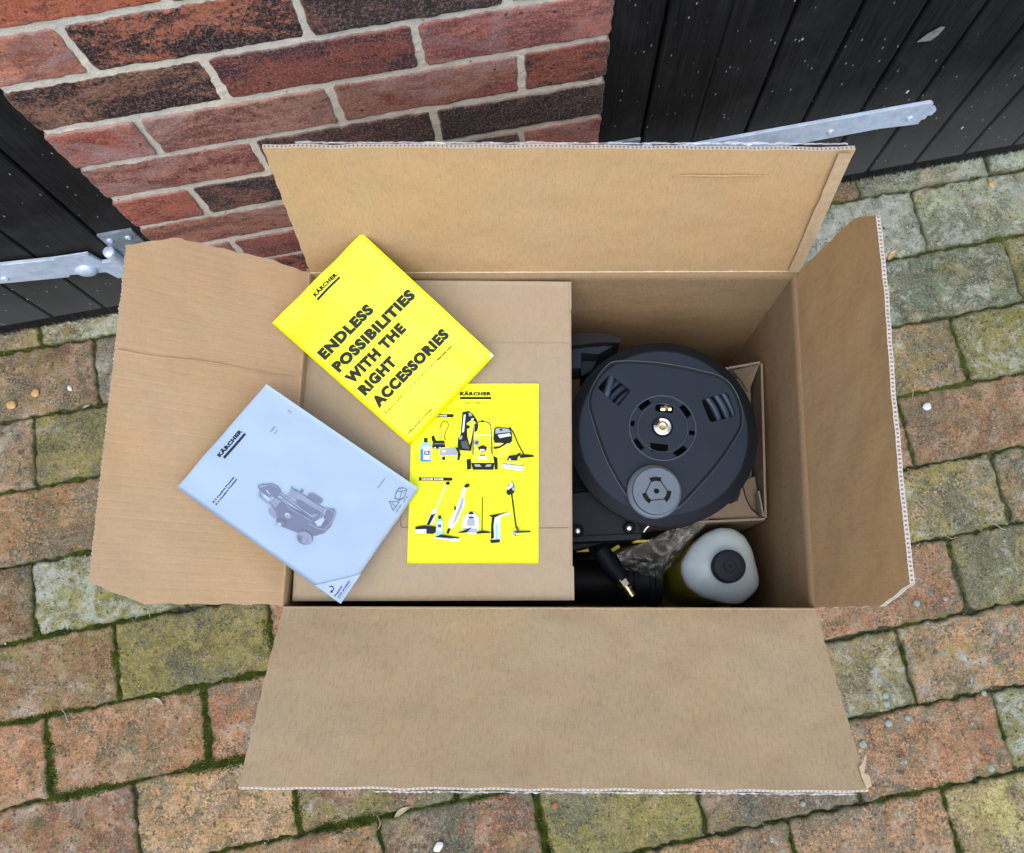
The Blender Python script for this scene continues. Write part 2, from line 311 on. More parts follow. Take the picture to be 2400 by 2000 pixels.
K_BASE = (.40, .285, .165, 1)
M = {}
M['kraft_back_lit'] = kraft('kraft_board_back_lit', (.43, .30, .155, 1), 1.3, .35, .6)  # same board as the other flaps, tinted brighter and yellower for its light
M['kraft_left_lit'] = kraft('kraft_board_left_lit', (.42, .305, .185, 1), 4.1, 1.25, .25)  # lighter tint of the same board, light on the left flap painted in
M['kraft_right_shaded'] = kraft('kraft_board_right_shaded', (.385, .262, .135, 1), 7.7, .35, .6)  # darker tint of the same board, shade on the right flap painted in
M['kraft_front_lit'] = kraft('kraft_board_front_lit', (.43, .345, .225, 1), 2.9, .3, .7)  # greyer, lifted tint of the same board, front flap's light painted in
M['kraft_lid'] = kraft('kraft_board_lid', (.345, .290, .208, 1), 9.2, .12, .25)
M['kraft_wall_shaded'] = kraft('kraft_board_wall_shaded', (.295, .212, .122, 1), 5.5, .35, .8)  # darkened copy of the board paints in the box's inner shade
M['galv_dull'] = plain('dull_galvanised_steel', (.22, .27, .32, 1), .45, .4, .35, 60, .15)
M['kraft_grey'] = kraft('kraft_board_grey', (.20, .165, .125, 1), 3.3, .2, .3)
M['kraft_fold'] = plain('kraft_fold_line', (.40, .295, .18, 1), .85, 0, .12, 120, .4, .2)
M['kraft_rim'] = plain('kraft_cut_edge', (.23, .195, .155, 1), .85, 0, .15, 300, .3, .2)
M['crease'] = plain('kraft_crease', (.60, .49, .34, 1), .85, 0, .12, 120, .4, .2)
M['edge'] = edge_mat()
M['liner'] = plain('white_liner', (.66, .67, .68, 1), .55, 0, .06, 40)
M['brick'] = brick_mat(); M['paver'] = paver_mat(); M['mortar'] = mortar_mat(); M['door'] = door_mat(); M['galv'] = galv_mat(); M['joint'] = joint_mat()
M['plastic'] = plain('dark_grey_plastic', (.006, .009, .0145, 1), .6, 0, .1, 30, .12, .22)
M['plastic_face'] = plain('dark_grey_plastic_face', (.0105, .0185, .032, 1), .55, 0, .1, 26, .15, .22)
M['plastic_black'] = plain('black_plastic', (.004, .0045, .006, 1), .6, 0, .1, 50, .1, .3)
M['plastic_grey'] = plain('grey_plastic', (.085, .120, .155, 1), .45, 0, .08, 60, .1)
M['hose'] = plain('grey_hose', (.022, .040, .068, 1), .4, 0, .1, 60, .1)
M['brass'] = plain('brass', (.78, .66, .40, 1), .25, 1, .1, 120)
M['steel_clip'] = plain('steel_clip', (.62, .74, .82, 1), .3, .8, .05, 120)
M['yellow_plastic'] = plain('yellow_plastic', (.55, .52, .02, 1), .4, 0, .06, 60)
M['bottle'] = plain('milky_bottle_plastic', (.50, .61, .66, 1), .38, 0, .05, 40, .08); M['bottle'].node_tree.nodes['Principled BSDF'].inputs['Subsurface Weight'].default_value = .15
M['bottle_yellow'] = plain('bottle_label_yellow', (.36, .35, .02, 1), .35, 0, .15, 30)
M['cap'] = plain('navy_cap', (.010, .014, .024, 1), .6, 0, .08, 80, .15, .2)
M['yellow_paper'] = plain('yellow_coated_paper', (.83, .83, .002, 1), .30, 0, .03, 12, 0, .3)
M['yellow_matt'] = plain('yellow_paper', (.80, .87, .025, 1), .6, 0, .03, 14, 0, .2)
M['blue_paper'] = plain('grey_blue_manual_paper', (.315, .43, .56, 1), .8, 0, .025, 25, .05, .2)
M['page_edge'] = plain('page_edges', (.62, .68, .74, 1), .8, 0, .1, 900)
M['ink'] = plain('printing_ink', (.009, .018, .015, 1), .5, 0, .1, 40, 0, .15)
M['ink_slate'] = plain('slate_ink', (.018, .028, .04, 1), .7, 0, .1, 40, 0, .1)
M['bristle'] = plain('black_bristle', (.006, .006, .009, 1), .5, 0, .3, 300)

# ------------------------------------------------------------------ irregular masonry units
def slab(MBd, O, U, V, Nn, w, h, depth, nx, ny, seed, rag=.0015, rnd_=.004, relief=.0008, tint=(1, 1, 1, 1), tintb=(1, 1, 1, 1), am=(0, 0, 0, 1), tilt=(0, 0), ew=.013):
    """one brick or paver with a wavy outline, rounded arris and slightly uneven face"""
    v = MBd['v']; b = len(v); O, U, V, Nn = map(Vector, (O, U, V, Nn))
    def pt(a, c, inset=0.0):
        x = (a - .5) * w; y = (c - .5) * h; s = seed * 3.17
        ex = nz(y * 60, s, 1.3) * rag + nz(y * 230, s, 8.3) * rag * .5; ey = nz(x * 60, s, 7.7) * rag + nz(x * 230, s, 4.4) * rag * .5
        sx = ex * (a - .5) * 2; sy = ey * (c - .5) * 2
        # rounded plan corners
        dx, dy = w / 2 - abs(x), h / 2 - abs(y); q = .006
        if dx < q and dy < q:
            t = math.hypot(q - dx, q - dy)
            if t > q: k = q / t; x = math.copysign(w / 2 - q + (q - dx) * k, x); y = math.copysign(h / 2 - q + (q - dy) * k, y)
        return x + sx, y + sy
    ax = [0, .012, .035] + [i / nx for i in range(1, nx)] + [.965, .988, 1]; ay = [0, .025, .07] + [i / ny for i in range(1, ny)] + [.93, .975, 1]
    ax = sorted(set(ax)); ay = sorted(set(ay)); na, nb = len(ax), len(ay)
    for c in ay:
        for a in ax:
            x, y = pt(a, c); d = min(a * w, (1 - a) * w, c * h, (1 - c) * h)
            t = max(0, 1 - d / rnd_); drop = -rnd_ * .6 * t * t
            z = drop + relief * (nz(x * 25, y * 25, seed) + .6 * nz(x * 90, y * 90, seed + 5)) + tilt[0] * x + tilt[1] * y
            v.append(O + U * x + V * y + Nn * z); MBd['t'].append(tint); MBd['u'].append(tintb); MBd['a'].append(am); e = max(0, 1 - d / ew); MBd['e'].append((e, e, e, 1))
    for j in range(nb - 1):
        for i in range(na - 1): MBd['f'].append((b + j * na + i, b + j * na + i + 1, b + (j + 1) * na + i + 1, b + (j + 1) * na + i))
    ring = [j for j in range(na)] + [k * na + na - 1 for k in range(1, nb)] + [(nb - 1) * na + i for i in range(na - 2, -1, -1)] + [k * na for k in range(nb - 2, 0, -1)]
    b2 = len(v)
    for r_ in ring:
        v.append(v[b + r_] - Nn * depth); MBd['t'].append(tint); MBd['u'].append(tintb); MBd['a'].append(am); MBd['e'].append((1, 1, 1, 1))
    L = len(ring)
    for i in range(L): j = (i + 1) % L; MBd['f'].append((b + ring[j], b + ring[i], b2 + i, b2 + j))
def newslabs(): return dict(v=[], f=[], t=[], u=[], a=[], e=[])
def slabobj(name, D, mat, parent=None): return mesh(name, D['v'], D['f'], mat, parent, True, attrs=dict(tint=D['t'], tint_b=D['u'], amounts=D['a'], edge=D['e']))
def lin(c, k=.9, de=.16):
    s_ = srgb(*c); g_ = .3 * s_[0] + .5 * s_[1] + .2 * s_[2]; return tuple((q * (1 - de) + g_ * de) * k for q in s_[:3]) + (1,)

# ------------------------------------------------------------------ pavement
ROW0, PITCH = -.0174, .1228
JO = {0: -.628, 1: -.540, 2: -.650, 3: -.541, 4: -.670, 5: -.545, 6: -.658, 7: -.536, 8: -.660, 9: -.534}
JL = .2437
PAV = [ # px, py, tint, tint_b, moss, lichen
 (60,800,(168,140,108),(150,125,90),.2,.3),(200,765,(196,192,180),(170,140,80),.35,.65),(110,885,(165,115,98),(130,95,75),.25,.2),(250,880,(140,125,125),(110,95,90),.2,.45),
 (40,1075,(160,120,105),(150,118,100),.35,.5),(160,1050,(150,128,60),(125,115,50),.85,.2),(100,1230,(168,115,75),(140,95,60),.25,.1),(30,1410,(140,95,65),(110,80,50),.2,.05),
 (190,1400,(150,150,95),(120,120,60),.9,.85),(130,1570,(165,115,90),(140,100,65),.35,.2),(440,1530,(135,112,55),(115,95,45),.9,.08),(50,1790,(190,125,95),(170,110,75),.15,.1),
 (290,1740,(182,120,88),(155,110,75),.2,.08),(560,1690,(200,120,80),(180,110,70),.1,.05),(150,1920,(160,95,65),(140,85,60),.2,.1),(500,1910,(205,150,115),(180,135,90),.15,.2),
 (840,1880,(120,110,80),(150,100,80),.45,.3),(650,1990,(170,120,80),(150,100,70),.2,.1),(1000,1980,(150,85,68),(95,78,62),.25,.1),(1450,1930,(145,125,60),(115,108,60),.8,.1),(1800,1890,(155,105,85),(110,90,75),.3,.15),
 (1760,1985,(180,120,85),(150,105,75),.3,.15),(2040,1960,(200,135,100),(170,120,85),.15,.15),(2330,1900,(190,165,110),(170,145,95),.3,.15),(2180,1730,(195,125,92),(175,115,80),.1,.1),
 (2390,1700,(130,130,80),(110,110,65),.8,.8),(2020,1580,(165,140,95),(130,118,80),.4,.55),(2250,1560,(190,130,95),(150,120,85),.3,.45),(2040,1450,(180,115,90),(160,105,80),.15,.1),
 (2330,1380,(135,125,90),(120,110,80),.45,.4),(2230,1190,(165,142,88),(150,128,85),.35,.4),(2390,1150,(150,110,85),(110,115,85),.3,.5),(2280,1000,(160,108,80),(140,95,70),.2,.12),
 (2190,840,(160,125,78),(145,118,80),.35,.4),(2350,820,(120,118,55),(105,105,60),.75,.6),(2240,680,(112,124,108),(82,94,80),.25,.55),(2395,650,(125,125,72),(95,102,68),.7,.4),
 (2030,560,(160,166,168),(108,114,116),.1,.95),(2270,500,(152,160,144),(124,132,116),.25,.7),(2220,430,(160,166,158),(125,132,122),.15,.6),(2050,455,(165,170,165),(120,124,118),.1,.7),(2360,385,(150,170,160),(120,132,122),.2,.9)]
PW = [(at(a, b, 0), t, u, m, l) for a, b, t, u, m, l in PAV]
gen = [((182,125,92),(155,105,78),.2,.15),((160,108,80),(135,95,70),.3,.2),((150,125,75),(125,108,60),.7,.2),((175,150,105),(150,125,85),.35,.4),((195,130,95),(170,112,80),.12,.12)]
D = newslabs()
random.seed(3)
for row in range(0, 26):
    y1 = ROW0 - (row - 1) * PITCH; y0 = ROW0 - row * PITCH
    if row == 0: y1 = ROW0 + .075
    j0 = JO.get(row, -.66 + .12 * (row % 2) + random.uniform(-.01, .01)); k0 = -5; x = j0 + k0 * JL
    for k in range(k0, 12):
        xa = j0 + k * JL + random.uniform(-.0025, .0025); w = JL - random.uniform(.0025, .0055); h = (y1 - y0) - random.uniform(.0025, .005)
        if xa > 2.4: continue
        cx, cy = xa + JL / 2, (y0 + y1) / 2; col = None; bd = .085
        for P, t, u, m, l in PW:
            d_ = math.hypot((P.x - cx) * .6, P.y - cy)
            if d_ < bd and abs(P.y - cy) < .062: bd = d_; col = (t, u, m, l)
        if col is None: col = gen[random.randrange(5)]
        t, u, m, l = col; near = -0.9 < cx < 1.3 and cy > -1.3; sx, sy = (44, 22) if near else (8, 4)
        if -.12 < cx < .42 and -.62 < cy < -.25: sx, sy = 8, 4
        slab(D, (cx, cy, random.uniform(-.0012, .0012)), (1, 0, 0), (0, 1, 0), (0, 0, 1), w, h, .03, sx, sy, row * 31 + k * 7.3, rag=.0050, rnd_=.0045, relief=.0020,
             tint=lin((t[0] * .98, t[1] * 1.07, t[2] * .92), .94, .12), tintb=lin((u[0] * .96, u[1], u[2] * .92), .80, .08), am=(m, l, (0.0 if t[2] > t[0] * .86 or t[1] > t[0] else .8) + .2 * random.random(), 1), tilt=(random.uniform(-.008, .008), random.uniform(-.012, .012)))
pav = slabobj('pavement', D, M['paver']); tag(pav, 'weathered clay brick paving with mossy joints', 'pavement', kind='structure')
g = mesh('ground', [(-60, -60, -.0095), (60, -60, -.0095), (60, 60, -.0095), (-60, 60, -.0095)], [(0, 1, 2, 3)], M['joint']); tag(g, 'dark soil beneath and between the pavers', 'ground', kind='structure')

# moss in the joints
random.seed(11)
kk = N('moss_green'); co = kk.coords(); c_ = kk.mix(kk.ramp(kk.noise(co, 60, 3), .35, .65), (.075, .11, .018, 1), (.22, .28, .05, 1)); mossm = kk.out(kk.mix(kk.ramp(kk.noise(co, 900, 2), .4, .7), c_, (.05, .075, .018, 1)), .9, None, 0, .15)
mv = []; mf = []
def tuft(x, y, s):
    for _ in range(5):
        a = random.uniform(0, 6.28); r_ = random.uniform(.0002, .0016) * s; hx, hy = x + math.cos(a) * r_ * 1.5, y + math.sin(a) * r_ * 1.5; b = len(mv); w_ = random.uniform(.0006, .0013) * s; a2 = random.uniform(0, 6.28); z0 = -.0085
        hgt = random.uniform(.004, .0085) * s
        for q in range(3): mv.append((hx + math.cos(a2 + q * 2.09) * w_, hy + math.sin(a2 + q * 2.09) * w_, z0 + hgt * .55))
        mv.append((hx + random.uniform(-1, 1) * w_, hy + random.uniform(-1, 1) * w_, z0 + hgt)); mf.extend([(b, b + 1, b + 3), (b + 1, b + 2, b + 3), (b + 2, b, b + 3)])
def mossline(xa, ya, xb, yb, dens):
    L = math.hypot(xb - xa, yb - ya); n = int(L * 4600 * dens)
    for _ in range(n):
        t = random.random(); x = xa + (xb - xa) * t; y = ya + (yb - ya) * t
        a = nz(x * 7, y * 7, 2.2) + .5 * nz(x * 30, y * 30, 4.1) + (.33 if (x < .1 and y < -.55) else (-.06 if y < -.9 else -.32))
        if a < 0.0 and random.random() > .07: continue
        wd = .0026 + .0048 * max(0, min(1, a * 1.8)); o = random.gauss(0, wd * .6)
        if abs(xb - xa) > abs(yb - ya): y += o
        else: x += o
        tuft(x, y, .7 + .9 * max(0, min(1, a + .3)))
for row in range(0, 10):
    y0 = ROW0 - row * PITCH; mossline(-.95, y0, 1.25, y0, 1)
    j0 = JO[row]
    for k in range(-1, 8):
        x = j0 + k * JL
        if not (-.1 < x < .42 and -.6 < y0 < -.2): mossline(x, y0 + (PITCH if row else .07), x, y0, 1)
moss = mesh('moss', mv, mf, mossm); tag(moss, 'green moss growing in the joints between the pavers', 'moss', kind='stuff')

# fine grit, seeds and straw lying about
random.seed(23); gv = []; gf = []; gm = []
for _ in range(900):
    x, y = random.uniform(-.95, 1.2), random.uniform(-1.15, .0); b = len(gv); s_ = random.choice((.0006, .0008, .0011, .0016)) * random.uniform(.7, 1.3); jy = (y - ROW0) / PITCH
    if random.random() < .45: y = ROW0 + round(jy) * PITCH + random.gauss(0, .006)
    q = [Vector((random.uniform(-1, 1), random.uniform(-1, 1), random.uniform(0, .8))) * s_ for _ in range(4)]
    gv += [Vector((x, y, .0012)) + p for p in q]; gf += [(b, b + 1, b + 2), (b, b + 2, b + 3), (b, b + 3, b + 1), (b + 1, b + 3, b + 2)]; m_ = random.choice((0, 0, 1, 2)); gm += [m_] * 4
for _ in range(110):
    x, y = random.uniform(-.95, 1.2), random.uniform(-1.15, .0)
    if random.random() < .6: y = ROW0 + round((y - ROW0) / PITCH) * PITCH + random.gauss(0, .008)
    a = random.uniform(0, 6.28); L = random.uniform(.008, .026); w = random.uniform(.0002, .0005); bend = random.uniform(-.35, .35) * L; b = len(gv); m_ = random.choice((0, 2, 2, 3))
    for k in range(7):
        t = k / 6 - .5; px_, py_ = t * L, bend * (1 - 4 * t * t); ca, sa = math.cos(a), math.sin(a); z = .002 + .002 * math.sin(k)
        gv += [Vector((x + px_ * ca - (py_ + w) * sa, y + px_ * sa + (py_ + w) * ca, z)), Vector((x + px_ * ca - (py_ - w) * sa, y + px_ * sa + (py_ - w) * ca, z))]
    for k in range(6): gf.append((b + 2 * k, b + 2 * k + 2, b + 2 * k + 3, b + 2 * k + 1)); gm.append(m_)
grit = mesh('grit', gv, gf, [plain('pale_grit', (.50, .47, .38, 1), .9, 0, .3, 300), plain('dark_grit', (.04, .035, .03, 1), .9), plain('straw_bits', (.36, .30, .18, 1), .9), plain('dark_twigs', (.07, .05, .035, 1), .9)], mi=gm)
tag(grit, 'fine grit, straw and seed husks scattered over the pavers', 'grit', kind='stuff')

# ------------------------------------------------------------------ brick pier
XL, XR = -.326, .3355; ZB0 = .5798
dk, rd, pk, br_, pu, og = (40,35,38), (160,80,58), (172,108,92), (155,112,92), (112,55,52), (190,100,66)
COURSE = { # course index above ZB0 bed: list of (tint, tint_b, amount of b, bloom)
 2: [(rd,dk,.3,.1),(pk,rd,.4,.3),(rd,dk,.5,.1),(dk,rd,.5,.1)],
 1: [((178,88,60),(44,34,34),.35,.2),((165,80,62),dk,.3,.1),(pk,rd,.4,.2)],
 0: [((192,112,84),(168,88,64),.4,.55),((165,88,64),(38,36,40),.55,.25),((46,42,46),(150,88,64),.32,.05),((150,80,70),dk,.3,.2)],
 -1: [((128,84,68),(42,36,36),.5,.15),((130,62,54),(84,54,64),.45,.15),((172,96,88),(150,84,78),.4,.5)],
 -2: [((160,78,62),(140,70,58),.3,.6),((165,108,94),(142,84,72),.4,.5),((150,96,84),(158,76,66),.4,.5),((142,70,54),(84,58,60),.4,.1)],
 -3: [((166,104,94),(140,70,60),.4,.55),((60,46,46),(130,80,66),.4,.2),((38,37,41),(120,92,80),.25,.25)],
 -4: [((165,82,66),(140,66,54),.3,.2),((36,40,48),(140,92,74),.35,.1),((90,66,60),(60,52,56),.4,.2),((176,88,62),(150,76,60),.4,.5)],
 -5: [((158,96,80),(140,76,64),.4,.4),((150,80,66),(130,70,60),.4,.3),(pk,rd,.4,.3)],
 -6: [((150,88,74),dk,.2,.3),((150,76,66),(130,66,60),.4,.3),(rd,dk,.4,.3),(pk,rd,.3,.4)]}
JU = {1: (-.113, .114), 0: (-.2248, .003, .2165), -1: (-.1125, .1135), -2: (-.2218, .0018, .2295), -3: (-.114, .1148), -4: (-.2226, .002, .226)}
wall = empty('brick_pier', (0, 0, 0), 'red and black mottled brick pier with pale mortar between the two black doors', 'brick wall')
D = newslabs(); random.seed(5)
for c in range(-8, 25):
    js = JU.get(c, (-.113, .114) if c % 2 else (-.2235, .002, .2265)); xs = [XL - .005] + list(js) + [XR + .005]; z0 = ZB0 + c * .075; z1 = z0 + .075
    if z0 < 0: z0 = 0.0
    cols = COURSE.get(c)
    for i in range(len(xs) - 1):
        if cols: t, u, m, l = cols[i]
        else: t, u, m, l = random.choice([(rd,dk,.4,.3),(pk,rd,.4,.5),(br_,rd,.4,.4),(dk,rd,.4,.1),(og,dk,.3,.2)])
        w = xs[i + 1] - xs[i] - random.uniform(.0075, .010); cx = (xs[i] + xs[i + 1]) / 2; h = z1 - z0 - random.uniform(.008, .0105)
        slab(D, (cx, random.uniform(-.0015, .0015), (z0 + z1) / 2), (1, 0, 0), (0, 0, 1), (0, -1, 0), w, h, .10, 46 if -7 < c < 3 else 14, 16 if -7 < c < 3 else 6, c * 17 + i * 5.7,
             rag=.0021, rnd_=.0026, relief=.0009, tint=lin((t[0], t[1] * 1.06, t[2] * .97), 1.42, .14), tintb=lin(u, .95, .15), am=(min(1, m * 1.15), min(1, l * 1.2), random.random(), 1), tilt=(random.uniform(-.006, .006), random.uniform(-.01, .01)), ew=.0045)
slabobj('brickwork', D, M['brick'], wall)
# mortar face, slightly proud and recessed in turn
nxm, nzm = 260, 360; v = []; f = []
for j in range(nzm + 1):
    z = .90 * j / nzm
    for i in range(nxm + 1):
        x = XL + .004 + (XR - XL - .008) * i / nxm
        v.append((x, .0026 + .0008 * nz(x * 40, z * 40, 3) + .0008 * nz(x * 160, z * 160, 9), z))
for j in range(nzm):
    for i in range(nxm): a = j * (nxm + 1) + i; f.append((a, a + 1, a + nxm + 2, a + nxm + 1))
k_ = MB(); k_.add(v, f); k_.box(((XL + XR) / 2, .06, 1.2), (XR - XL - .008, .105, 2.398)); k_.box(((XL + XR) / 2, .004, 1.65), (XR - XL - .010, .012, 1.5))
k_.build('mortar', M['mortar'], wall, smooth=True)

# ------------------------------------------------------------------ doors
DY = .0157
def bristles(name, x0, x1, y, z1, parent, n):
    v = []; f = []
    for _ in range(n):
        x = random.uniform(x0, x1); yy = y + random.uniform(-.002, .003); w = random.uniform(.0003, .0008); dx = random.gauss(0, .0022); dyy = random.gauss(-.002, .003); zb = .001 + max(0, random.gauss(0, .0012)) + .002 * abs(nz(x * 30, 1)); b = len(v)
        v += [(x - w, yy, z1), (x + w, yy, z1), (x + dx + w, yy + dyy, zb), (x + dx - w, yy + dyy, zb)]; f.append((b, b + 1, b + 2, b + 3))
    m = MB(); m.add(v, f); m.box(((x0 + x1) / 2, y + .006, .034), (x1 - x0, .006, .05)); return m.build(name, M['bristle'], parent, smooth=False)
def plank(parent, x0, x1, zb=.029):
    m = MB(); m.box(((x0 + x1) / 2, DY + .011, (zb + 2.1) / 2 + .001), (x1 - x0, .022, 2.1 - zb), bev=.0014)
    return m.build('plank', M['door'], parent)
def screw(parent, x, z, y, r=.0052, name='screw'):
    m = MB(); m.lathe((x, y, z), [(r, 0), (r, .0008), (r * .85, .0022), (r * .45, .003), (r * .4, .0015), (0, .0014)], 20, Vector((0, -1, 0))); return m.build(name, M['galv'], parent)
# frame posts beside the pier
postR = empty('door_post', (.372, DY, 0), 'black timber door post to the right of the brick pier', 'door frame', 'black door posts beside the pier')
m = MB(); m.box(((.3385 + .4035) / 2, DY + .030, 1.05), (.4035 - .3385, .06, 2.1), bev=.0012); m.build('post', M['door'], postR)
postL = empty('door_post', (-.36, DY, 0), 'black timber door post to the left of the brick pier', 'door frame', 'black door posts beside the pier')
m = MB(); m.box(((-.3925 - .329) / 2, DY + .030, 1.05), (.0635, .06, 2.1), bev=.0012); m.build('post', M['door'], postL)
def outl(pts, sc, ox, oy, y): return [aty(ox + a / sc, oy + b / sc, y) for a, b in pts]
NY = Vector((0, -1, 0))
hp = MB(); P = [Vector((.354, DY - .0004, .2655)), Vector((.4035, DY - .0004, .2650)), Vector((.4035, DY - .0004, .150)), Vector((.354, DY - .0004, .150))]; hp.prism(P, NY, .004, .0008); hpl = hp.build('hinge_plate', M['galv_dull'], postR)
for x, z in ((.391, .2445), (.368, .2445), (.391, .17)): screw(hpl, x, z, DY - .0044)
hp = MB(); P = [Vector((-.3920, DY - .0004, .2615)), Vector((-.342, DY - .0004, .2620)), Vector((-.341, DY - .0004, .150)), Vector((-.3920, DY - .0004, .150))]; hp.prism(P, NY, .004, .0008); hpl = hp.build('hinge_plate', M['galv_dull'], postL)
for x, z in ((-.3815, .2446), (-.3553, .2439), (-.3815, .17), (-.3553, .17)): screw(hpl, x, z, DY - .0044, .0046)
# right door
dR = empty('plank_door', (1.1, DY, 0), 'black plank door with a galvanised strap ending in a notched tip, right of the pier', 'door', 'black plank doors')
xs = [.4065, .487, .5715, .6615, .7535, .8420, .9275, 1.019, 1.1085, 1.2, 1.291, 1.382, 1.473, 1.564, 1.655]
for i in range(len(xs) - 1): plank(dR, xs[i] + (.0002 if i == 1 else .0026), xs[i + 1] - (.0002 if i == 0 else .0026), .029 + random.uniform(-.001, .001))
m = MB(); m.box((1.03, DY + .040, 1.06), (1.25, .03, 2.06)); m.build('backing', M['plastic_black'], dR, smooth=False)
bristles('brush_seal', .4065, 1.65, DY + .008, .034, dR, 9000)
z3 = [(60, 760), (240, 720), (440, 700), (1640, 490), (1652, 497), (1640, 512), (1662, 518), (1665, 530), (1640, 555), (1622, 556), (1612, 570), (1590, 578), (1575, 598), (1380, 622), (900, 712), (440, 800), (60, 850)]
P = outl(z3[2:16], 2.1, 1400, 0, DY - .001); P = [Vector((.425, DY - .001, .226))] + [Vector((p.x, DY - .001, min(p.z, .2262) if i == 0 else p.z)) for i, p in enumerate(P)] + [Vector((.425, DY - .001, .165))]
m = MB(); m.prism(P, NY, .0055, .0009); strap = m.build('hinge_strap', M['galv'], dR)
for x, z in ((.5828, .1976), (.7132, .1968), (.8428, .1944)): screw(strap, x, z, DY - .0068, .0056)
m = MB(); m.tube([(.415, DY - .008, .145), (.415, DY - .008, .245)], .0085); m.build('knuckle', M['galv'], strap)
# left door
dL = empty('plank_door', (-1.1, DY, 0), 'black plank door with a cranked galvanised strap and domed bolt, left of the pier', 'door', 'black plank doors')
xs = [-.3955, -.4990, -.5865, -.677, -.768, -.859, -.95, -1.041, -1.132, -1.223, -1.314, -1.405, -1.496, -1.587]
for i in range(len(xs) - 1): plank(dL, xs[i + 1] + .0018, xs[i] - .0018, .031 + random.uniform(-.001, .001))
m = MB(); m.box((-.99, DY + .040, 1.06), (1.18, .03, 2.06)); m.build('backing', M['plastic_black'], dL, smooth=False)
bristles('brush_seal', -1.55, -.3965, DY + .008, .035, dL, 9000)
z4 = [(-250, 325), (0, 300), (325, 265), (540, 236), (628, 284), (715, 272), (780, 268), (772, 378), (722, 382), (652, 345), (430, 362), (425, 375), (0, 415), (-250, 440)]
P = outl(z4, 2.624, 0, 500, DY - .006); P = [Vector((-.86, DY - .006, .243))] + P[1:-1] + [Vector((-.86, DY - .006, .191))]
m = MB(); m.prism(P, NY, .0055, .0009); strap = m.build('hinge_strap', M['galv'], dL)
P = outl([(325, 268), (540, 234), (540, 246), (330, 280)], 2.624, 0, 500, DY - .012); m = MB(); m.prism(P, NY, .002, .0004); m.build('strap_ridge', M['galv'], strap)
m = MB(); m.lathe((-.4477, DY - .0115, .1855), [(.0155, 0), (.0150, .002), (.012, .0048), (.007, .0066), (.0015, .0072), (0, .0072)], 28, NY); m.build('coach_bolt', M['galv'], strap)
screw(strap, -.5595, .2029, DY - .0115, .0055)
m = MB(); m.tube([(-.3945, DY - .010, .14), (-.3945, DY - .010, .222)], .0088); m.lathe((-.3945, DY - .010, .222), [(.0088, 0), (.008, .003), (.004, .005), (0, .0055)], 20); m.build('knuckle', M['galv'], strap)
lin_ = empty('light_blocking_lintel', (0, .03, 2.1), 'unseen black timber lintel added above the two doors to block light from behind', 'lintel')  # unseen beam, added to keep light from coming over the doors
m = MB(); m.box((-1.0, .05, 2.26), (1.33, .12, .30), bev=.003); m.box((1.02, .05, 2.26), (1.35, .12, .30), bev=.003); m.build('beam', M['door'], lin_)

# ------------------------------------------------------------------ the big carton
RZ = .4171; H_ = RZ
BL, BR, FR, FL = at(728, 641, RZ), at(1866, 637, RZ), at(1910, 1425, RZ), at(664, 1421, RZ)
box = empty('open_cardboard_box', ((BL + FR) / 2).to_tuple()[:2] + (0,), 'large open brown cardboard box with four raised flaps in front of the brick pier', 'cardboard box')
T = .0055
cen = (BL + BR + FR + FL) / 4
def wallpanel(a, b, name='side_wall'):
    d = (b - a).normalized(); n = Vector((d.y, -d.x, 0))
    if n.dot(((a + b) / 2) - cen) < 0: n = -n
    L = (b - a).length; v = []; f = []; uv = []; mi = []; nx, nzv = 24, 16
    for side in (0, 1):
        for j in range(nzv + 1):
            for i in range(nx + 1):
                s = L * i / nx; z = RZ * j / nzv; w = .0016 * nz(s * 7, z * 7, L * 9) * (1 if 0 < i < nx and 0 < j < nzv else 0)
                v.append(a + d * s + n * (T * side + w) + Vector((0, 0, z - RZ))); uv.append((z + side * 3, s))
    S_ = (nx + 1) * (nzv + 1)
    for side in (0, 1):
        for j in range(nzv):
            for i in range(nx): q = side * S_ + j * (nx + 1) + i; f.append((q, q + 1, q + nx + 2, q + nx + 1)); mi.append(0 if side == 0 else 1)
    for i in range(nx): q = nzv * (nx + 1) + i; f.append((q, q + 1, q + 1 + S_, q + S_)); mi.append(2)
    o = mesh(name, v, f, [M['kraft_wall_shaded'], M['liner'], M['kraft_fold']], box, True, uv=uv, mi=mi); return o
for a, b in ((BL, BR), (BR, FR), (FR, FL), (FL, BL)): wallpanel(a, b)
m = MB(); m.add([p + Vector((0, 0, -RZ + .006)) for p in (FL, FR, BR, BL)], [(0, 1, 2, 3)]); m.build('base', M['kraft_wall_shaded'], box, smooth=False)

